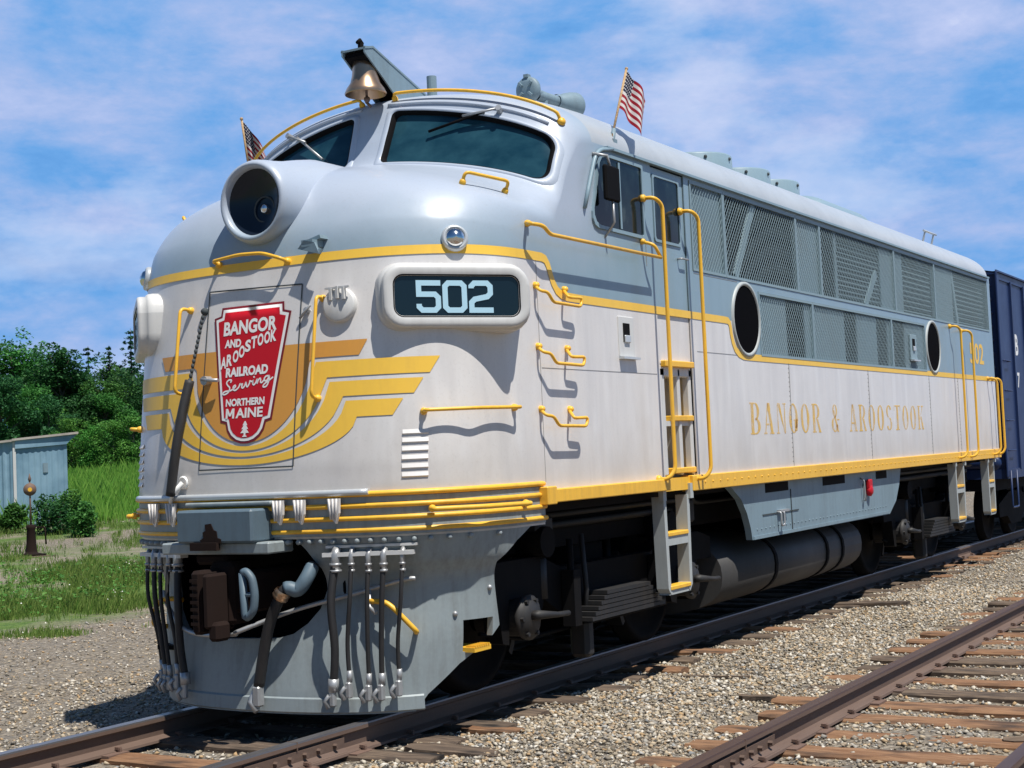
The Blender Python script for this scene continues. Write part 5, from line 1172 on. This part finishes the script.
V, F = text_mesh('B', .03); b = MB(); b.add([(XB+.004, 16.70+.20*a, 2.87+.33*c) for a, c in V], F); b.build('lettering', 'emblem_white', bc)
V, F = text_mesh('7', .03); b = MB(); b.add([(XB+.004, 16.72+.17*a, 2.36+.24*c) for a, c in V], F); b.build('lettering', 'emblem_white', bc)
b = MB(); b.box(-.12, .12, 14.8, YB, .74, .98, 0, .02); b.box(-.2, .2, 15.0, 15.3, .66, 1.04, 0, .03); b.box(-1.2, 1.2, YB, YE, .8, 1.0); b.build('underframe', 'truck_black', bc)
b = MB(); b.lathe([(.0, -.04), (.09, -.04), (.11, 0), (.09, .04), (0, .05)], (1.25, YB-.12, 1.22), (0, 1, 0), 14); b.tube([(1.25, YB, 1.2), (1.25, YB-.1, 1.22)], .03); b.build('hand_brake', 'boxcar_blue', bc)
b = MB(); b.tube(fillet([(XB+.05, YB+.05, 1.1), (XB+.05, YB+.05, .55), (XB+.05, YB+.45, .55), (XB+.05, YB+.45, 1.1)], .03), .015, 6); b.build('stirrup', 'boxcar_blue', bc)
for k in range(4): b = MB(); b.tube(fillet([(XB, YB+.06, 1.4+k*.45), (XB+.06, YB+.06, 1.4+k*.45), (XB+.06, YB+.46, 1.4+k*.45), (XB, YB+.46, 1.4+k*.45)], .03), .011, 6); b.build('grab_iron', 'boxcar_blue', bc)
for yc in (17.6, 26.0):
    for a in (-.85, .85):
        for sg in (1, -1):
            b = MB(); b.lathe([(.08, .07), (.30, .03), (.38, .06), (.42, .07), (.425, -.02), (.45, -.05), (.30, -.03), (.08, -.05)], (sg*.757, yc+a, .424), (sg, 0, 0), 28); b.build('wheel', 'truck_black', bc)
    for sg in (1, -1):
        b = MB(); b.prism([(-1.15, .36), (-1.15, .56), (-.4, .74), (.4, .74), (1.15, .56), (1.15, .36), (.6, .36), (.35, .22), (-.35, .22), (-.6, .36)], lambda q, c, s: (sg*(.95+.12*s), yc+q, c)); b.build('side_frame', 'truck_black', bc)

# ================================================================ SHED
D0 = 44.0; x0, y0 = bearing(40, D0); dv = Vector((x0-CAM.x, y0-CAM.y, 0)).normalized(); rv = Vector((dv.y, -dv.x, 0))
sh0 = empty('metal_shed', (x0, y0, gz(x0, y0)), math.atan2(rv.y, rv.x)+R(7)); tag(sh0, 'pale blue corrugated metal shed with a slanting roof at the edge of the meadow', 'shed')
# local x = right, y = away; front face from -.75 to .66
def corr(b, pa, pb, h0, h1, n, amp):
    pa, pb = Vector(pa), Vector(pb); d = (pb-pa); L_ = d.length; nrm_ = Vector((d.y, -d.x, 0)).normalized(); G = [[], [], []]
    for i in range(n*4+1):
        u = i/(n*4); p = pa+d*u+nrm_*amp*(1 if (i//2) % 2 else -1)*.5; h = h0+(h1-h0)*u
        G[0].append(Vector((p.x, p.y, -.3))); G[1].append(Vector((p.x, p.y, h*.5))); G[2].append(Vector((p.x, p.y, h)))
    b.grid(G, smooth=False)
b = MB(); corr(b, (-.74, 0, 0), (.68, 0, 0), 2.40, 2.50, 9, .012); corr(b, (.68, 0, 0), (.68, 1.9, 0), 2.5, 2.3, 10, .012); corr(b, (-3.4, 1.0, 0), (-.74, 0, 0), 2.15, 2.38, 14, .03); b.add([(-3.4, 1.0, -.3), (-3.4, 1.9, -.3), (.68, 1.9, -.3), (.68, 1.9, 2.3), (-3.4, 1.9, 2.1), (-3.4, 1.0, 2.15)], [(0, 1, 4, 5), (1, 2, 3, 4)]); b.build('wall', 'corrugated', sh0)
b = MB(); b.add([(-.80, -.12, 2.42), (.98, -.16, 2.56), (.98, -.16, 2.50), (-.80, -.12, 2.36), (-.80, 2.0, 2.34), (.98, 2.0, 2.40), (.98, 2.0, 2.34), (-.8, 2.0, 2.28)], [(0, 3, 2, 1), (0, 1, 5, 4), (1, 2, 6, 5), (3, 7, 6, 2), (0, 4, 7, 3), (4, 5, 6, 7)])
b.add([(-3.6, .85, 2.19), (-.80, -.10, 2.40), (-.80, -.10, 2.34), (-3.6, .85, 2.13), (-3.6, 2.0, 2.15), (-.8, 2.0, 2.32)], [(0, 3, 2, 1), (0, 1, 5, 4)]); b.build('roof', 'roof_felt', sh0)
b = MB(); b.prism([(-.72, 2.36), (.96, 2.49), (.80, 2.36), (.66, 2.22), (-.72, 2.14)], lambda a, c, s: (a, -.07+.05*s, c)); b.build('fascia', 'corrugated', sh0)
b = MB(); b.box(.02, .15, -.03, -.01, 1.45, 1.72); b.build('patch', 'skirt_grey', sh0)
b = MB(); b.box(-.78, -.70, -.03, .05, -.3, 2.36); b.build('corner_post', 'light_grey', sh0)

# ================================================================ SWITCH STAND
D1 = 33.5; x1, y1 = bearing(27, D1); ss = empty('switch_stand', (x1, y1, gz(x1, y1)), YAW+.3); tag(ss, 'rusty old switch stand with a round target on a thin mast', 'switch stand')
b = MB(); b.lathe([(0, .02), (.22, .02), (.22, .06), (.13, .08), (.115, .12), (.085, .56), (.10, .60), (.10, .66), (.05, .68), (0, .68)], (0, 0, 0), (0, 0, 1), 14); b.box(-.30, .30, -.18, .18, .0, .05)
b.tube([(.12, -.02, .62), (.28, -.05, .60), (.30, -.05, .25)], .018, 6); b.build('base', 'rust', ss)
b = MB(); b.tube([(0, 0, .6), (0, 0, 1.70)], [.022, .015], 8); b.tube([(0, 0, 1.58), (0, 0, 1.64), (0, 0, 1.76)], [.016, .035, .004], 8); b.build('mast', 'rusty_steel', ss)
b = MB(); b.lathe([(0, -.01), (.135, -.01), (.135, .01), (0, .01)], (.0, -.03, 1.42), (.1, -1, 0), 20); b.build('target', 'rusty_steel', ss)
b = MB(); b.lathe([(.0, .012), (.045, .012)], (.0, -.03, 1.42), (.1, -1, 0), 12); b.build('target_spot', 'yellow_paint', ss)
b = MB(); b.box(-2.6, .5, -.28, -.06, -.12, .02, 0, .02); b.box(-2.6, .5, .06, .28, -.12, .02, 0, .02); b.build('head_block', 'tie_grey', ss)

# ================================================================ TREES
def leaf_quads(b, c, rad, n, sz, rnd, flat=1.0):
    for _ in range(n):
        while True:
            p = Vector((rnd.uniform(-1, 1), rnd.uniform(-1, 1), rnd.uniform(-1, 1)))
            if .25 < p.length < 1: break
        p = p.normalized()*p.length**.6
        p = Vector((p.x*rad[0], p.y*rad[1], p.z*rad[2]))+c
        u = Vector((rnd.gauss(0, 1), rnd.gauss(0, 1), rnd.gauss(0, .5))).normalized(); v = u.cross(Vector((rnd.gauss(0, .6), rnd.gauss(0, .6), 1))).normalized(); s = sz*rnd.uniform(.6, 1.3)
        b.v += [tuple(p-u*s*.5), tuple(p+v*s*.32), tuple(p+u*s*.5), tuple(p-v*s*.32)]; k = len(b.v); b.f.append((k-4, k-3, k-2, k-1)); b.mi.append(0); b.sm.append(False)
def decid(seed, H, W, mat, nl=13000, sz=.24):
    rnd = random.Random(seed); t_ = MB(); lean = rnd.uniform(-.3, .3); top = Vector((lean, rnd.uniform(-.2, .2), H*.8))
    t_.tube([(0, 0, -.4), (lean*.2, 0, H*.3), (lean*.6, 0, H*.55), top], [.024*H, .018*H, .011*H, .003*H], 7)
    cl = []
    for k in range(rnd.randint(24, 30)):
        h = rnd.uniform(.10, .97); a = rnd.uniform(0, 6.283); prof = math.sin(math.pi*min(1, (h-.08)/.95))**.6; r_ = W*prof*rnd.uniform(.25, 1.0); c = Vector((lean*h+r_*math.cos(a), r_*math.sin(a), H*h)); s0 = Vector((lean*h*.6, 0, H*max(.12, h-.18)))
        t_.tube([s0, s0.lerp(c, .55)+Vector((0, 0, .1)), c], [.009*H, .005*H, .002*H], 5); cl.append(c)
    cl.append(top+Vector((0, 0, H*.12)))
    b = MB()
    for c in cl:
        q = rnd.uniform(.22, .36)*W*1.4; n = int(nl/len(cl)); leaf_quads(b, c, (q, q, q*.72), int(n*.7), sz, rnd)
        for _ in range(3):
            o = c+Vector((rnd.gauss(0, 1), rnd.gauss(0, 1), rnd.gauss(0, .7)))*q*.8; leaf_quads(b, o, (q*.4,)*3, int(n*.1), sz*.9, rnd)
    return t_, b, mat
def conifer(seed, H, W, mat='needle'):
    rnd = random.Random(seed); t_ = MB(); t_.tube([(0, 0, -.4), (0, 0, H*.5), (0, 0, H*.97)], [.016*H, .009*H, .002*H], 6); b = MB(); z = H*.08
    while z < H*.97:
        f = 1-z/H; R_ = W*(f**.8)*rnd.uniform(.8, 1.1)+.10; nb = max(3, int(8*f)+2)
        for k in range(nb):
            a = rnd.uniform(0, 6.283); L_ = R_*rnd.uniform(.65, 1.1)
            for u in np.linspace(.15, 1, max(2, int(L_*4.5))):
                c = Vector((math.cos(a)*L_*u, math.sin(a)*L_*u, z-L_*.22*u+rnd.uniform(-.06, .06))); r_ = .12+.16*f*(1.15-u*.6); leaf_quads(b, c, (r_, r_, r_*.55), int(13+10*f), .17, rnd)
        z += H*.036
    return t_, b, mat
protos = {}
def tree(kind, px, D, H, lab, sx=1.0):
    X, Y = bearing(px, D); name = {'c': 'spruce_tree'}.get(kind[0], 'broadleaf_tree')
    if kind not in protos:
        k = int(kind[1]); t_, b, mat = {'a': lambda: decid(20+k, 8, 2.9, 'leaf_green'), 'b': lambda: decid(40+k, 8, 2.5, 'leaf_dark'), 'l': lambda: decid(60+k, 6, 2.2, 'leaf_light', 6000), 'c': lambda: conifer(80+k, 8, 1.7)}[kind[0]]()
        root = empty(name, (0, 0, 0)); o1 = t_.build('trunk', 'bark', root); o2 = b.build('crown', mat, root); protos[kind] = (root, [o1, o2], b_h(kind)); r_ = root
    else:
        src, ch, _ = protos[kind]; r_ = src.copy(); COL.objects.link(r_)
        for c in ch: q = c.copy(); COL.objects.link(q); q.parent = r_
    s = H/protos[kind][2]; r_.location = (X, Y, gz(X, Y)); r_.scale = (s*sx, s*sx, s); r_.rotation_euler[2] = (px*1.7) % 6.28
    tag(r_, lab, 'tree', 'trees along the far edge of the meadow'); return r_
def b_h(kind): return 6 if kind[0] == 'l' else 8
TREES = [ # kind, px, D, H, label
('a0', 12, 96, 7.7, 'tall leafy tree with a rounded top, the highest at the left edge'), ('a1', -22, 98, 7.8, 'tall leafy tree cut off by the left edge of the photo'),
('b0', 61, 92, 7.2, 'dark narrow tree rising alone right of the rounded tall one'), ('a2', 38, 104, 6.4, 'leafy tree filling the dip between the rounded tree and the dark narrow one'),
('c0', 89, 110, 8.6, 'slim dark spruce poking above the middle of the treeline'), ('c1', 110, 106, 8.4, 'spiky spruce halfway between the slim spruce and the locomotive nose'),
('c2', 132, 100, 9.2, 'tall spruce close beside the locomotive number board'), ('c3', 150, 104, 10.2, 'spruce hidden mostly behind the locomotive nose'),
('b1', 78, 94, 5.6, 'mid height dark tree under the slim spruce'), ('a0', 100, 92, 5.3, 'low bushy tree left of the spiky spruce'), ('b2', 122, 94, 5.8, 'low dark tree in front of the two right hand spruces'),
('a1', 26, 88, 4.8, 'smaller tree in front of the tall rounded tree'), ('b1', 0, 86, 5.2, 'shadowed tree behind the shed roof at the left edge'), ('b2', 48, 87, 4.4, 'squat dark tree just right of and behind the shed'),
('l0', 66, 84, 3.0, 'pale green bushy sapling at the meadow edge right of the shed'), ('l1', 92, 83, 2.6, 'small pale sapling with a bare stem at the meadow edge'), ('l0', 112, 82, 2.8, 'light green sapling in front of the low dark tree'), ('l1', 132, 82, 3.1, 'light green sapling next to the locomotive side louvres'),
('b0', 84, 88, 4.2, 'dark round tree behind the two pale saplings'), ('a2', 106, 88, 4.3, 'green round tree between the pale saplings and the spruces'), ('b2', 142, 90, 5.6, 'dark tree half hidden by the locomotive corner'), ('a2', -46, 92, 7.4, 'leafy tree outside the left edge'),
('b1', 30, 108, 7.0, 'distant dark tree behind the rounded tall one'), ('a1', 166, 96, 6.4, 'leafy tree behind the locomotive'), ('a2', 124, 108, 6.6, 'leafy tree between the spiky spruce and the tall spruce'), ('b2', 76, 104, 6.2, 'dark tree left of the slim spruce')]
for T4 in TREES: tree(*T4)

# ================================================================ SHRUBS, MEADOW
def shrub(px, D, H, lab, mat, seed):
    X, Y = bearing(px, D); rnd = random.Random(seed); root = empty('shrub', (X, Y, gz(X, Y))); tag(root, lab, 'shrub'); t_ = MB(); b = MB()
    for k in range(9):
        a = rnd.uniform(0, 6.28); c = Vector((math.cos(a)*H*.5*rnd.random(), math.sin(a)*H*.5*rnd.random(), H*rnd.uniform(.35, .95))); t_.tube([(c.x*.2, c.y*.2, -.1), c*.6, c], [.015, .01, .004], 5); leaf_quads(b, c, (H*.26, H*.26, H*.24), 130, .10, rnd)
        leaf_quads(b, Vector((c.x, c.y, c.z*.4)), (H*.25, H*.25, H*.3), 60, .10, rnd)
    t_.build('stems', 'bark', root); b.build('foliage', mat, root)
shrub(64, 40.5, 1.05, 'dark green weedy shrub against the right corner of the blue shed', 'leaf_green', 1); shrub(46, 40, .95, 'small shrub growing below the shed front wall', 'leaf_dark', 2); shrub(78, 38.5, .75, 'low shrub standing right of the shed, nearest the path', 'leaf_green', 3); shrub(8, 41, .7, 'low shrub at the foot of the shed by the left edge', 'leaf_green', 4)
rng = random.Random(5)
def blades(name, items, mat):
    b = MB()
    for X, Y, h, n, sp in items:
        z = gz(X, Y)
        for _ in range(n):
            a = rng.uniform(0, 6.28); r_ = sp*rng.random(); x, y = X+r_*math.cos(a), Y+r_*math.sin(a); hh = h*rng.uniform(.55, 1.15); ln = rng.uniform(.1, .5)*hh; a2 = rng.uniform(0, 6.28); w_ = .004+.011*h; dx, dy = math.cos(a2)*w_, math.sin(a2)*w_; lx, ly = math.cos(a2+1.57)*ln, math.sin(a2+1.57)*ln
            b.v += [(x-dx, y-dy, z-.01), (x+dx, y+dy, z-.01), (x+lx*.4+dx*.7, y+ly*.4+dy*.7, z+hh*.6), (x+lx, y+ly, z+hh), (x+lx*.4-dx*.7, y+ly*.4-dy*.7, z+hh*.6)]; k = len(b.v); b.f.append((k-5, k-4, k-3, k-2, k-1)); b.mi.append(0); b.sm.append(False)
    o = b.build(name, mat); o['kind'] = 'stuff'; return o
def dens_noise(X, Y): return .5+.25*math.sin(X*.83+1.3*math.sin(Y*.61))+.25*math.sin(Y*1.07+1.7*math.sin(X*.47+2))+.18*math.sin(X*2.7+Y*1.9)
it = []; tall = []
while len(it) < 10000:
    D = 1/rng.uniform(1/46, 1/17.0); px = rng.uniform(-170, 330); X, Y = bearing(px, D)
    ed = -7.6-.9*math.sin(Y*.55)-.5*math.sin(Y*1.9)
    if X > ed or Y > 45: continue
    q = dens_noise(X, Y)
    if abs(X+20.4+.8*math.sin(Y*.7)) < 1.3 and rng.random() < .85: continue
    if X > -17.8 and dens_noise(X*1.3+3, Y*.9) < .38 and rng.random() < .9: continue
    if rng.random() > q*1.25: continue
    near_edge = X > ed-1.6
    it.append((X, Y, rng.uniform(.05, .11) if near_edge else rng.uniform(.06, .20)*(.5+q*.8), rng.randint(5, 9), .12))
tag(blades('grass', it, 'grass_blade'), 'short weedy grass along the gravel', 'grass')
for _ in range(9000):
    D = rng.uniform(43, 84); px = rng.uniform(-170, 330); X, Y = bearing(px, D); tall.append((X, Y, rng.uniform(.45, .85)*(.7+.4*dens_noise(X*.4, Y*.4)), 5, .35))
tag(blades('meadow_grass', tall, 'grass_tall'), 'tall bright green meadow grass in front of the trees', 'grass')
b = MB()
for X, Y, h, n, sp in rng.sample(it, 160):
    z = gz(X, Y)+h*rng.uniform(.7, 1.1); s = rng.uniform(.008, .016); x, y = X+rng.uniform(-.1, .1), Y+rng.uniform(-.1, .1); b.add([(x-s, y, z), (x, y-s, z+.004), (x+s, y, z), (x, y+s, z+.004), (x, y, z+s*1.2)], [(0, 1, 4), (1, 2, 4), (2, 3, 4), (3, 0, 4)])
o = b.build('wildflowers', 'flower_white'); o['kind'] = 'stuff'; tag(o, 'tiny white wildflowers among the weeds', 'wildflowers')
b = MB(); rl2 = random.Random(9); items = []
for _ in range(650):
    D = 1/rl2.uniform(1/33, 1/19.0); px = rl2.uniform(-150, 300); X, Y = bearing(px, D)
    if X > -9.6 or dens_noise(X, Y) < .45: continue
    leaf_quads(b, Vector((X, Y, gz(X, Y)+.16)), (.16, .16, .13), 14, .055, rl2)
o = b.build('weeds', 'leaf_light'); o['kind'] = 'stuff'; tag(o, 'broad leaved weeds in the rough grass', 'weeds')
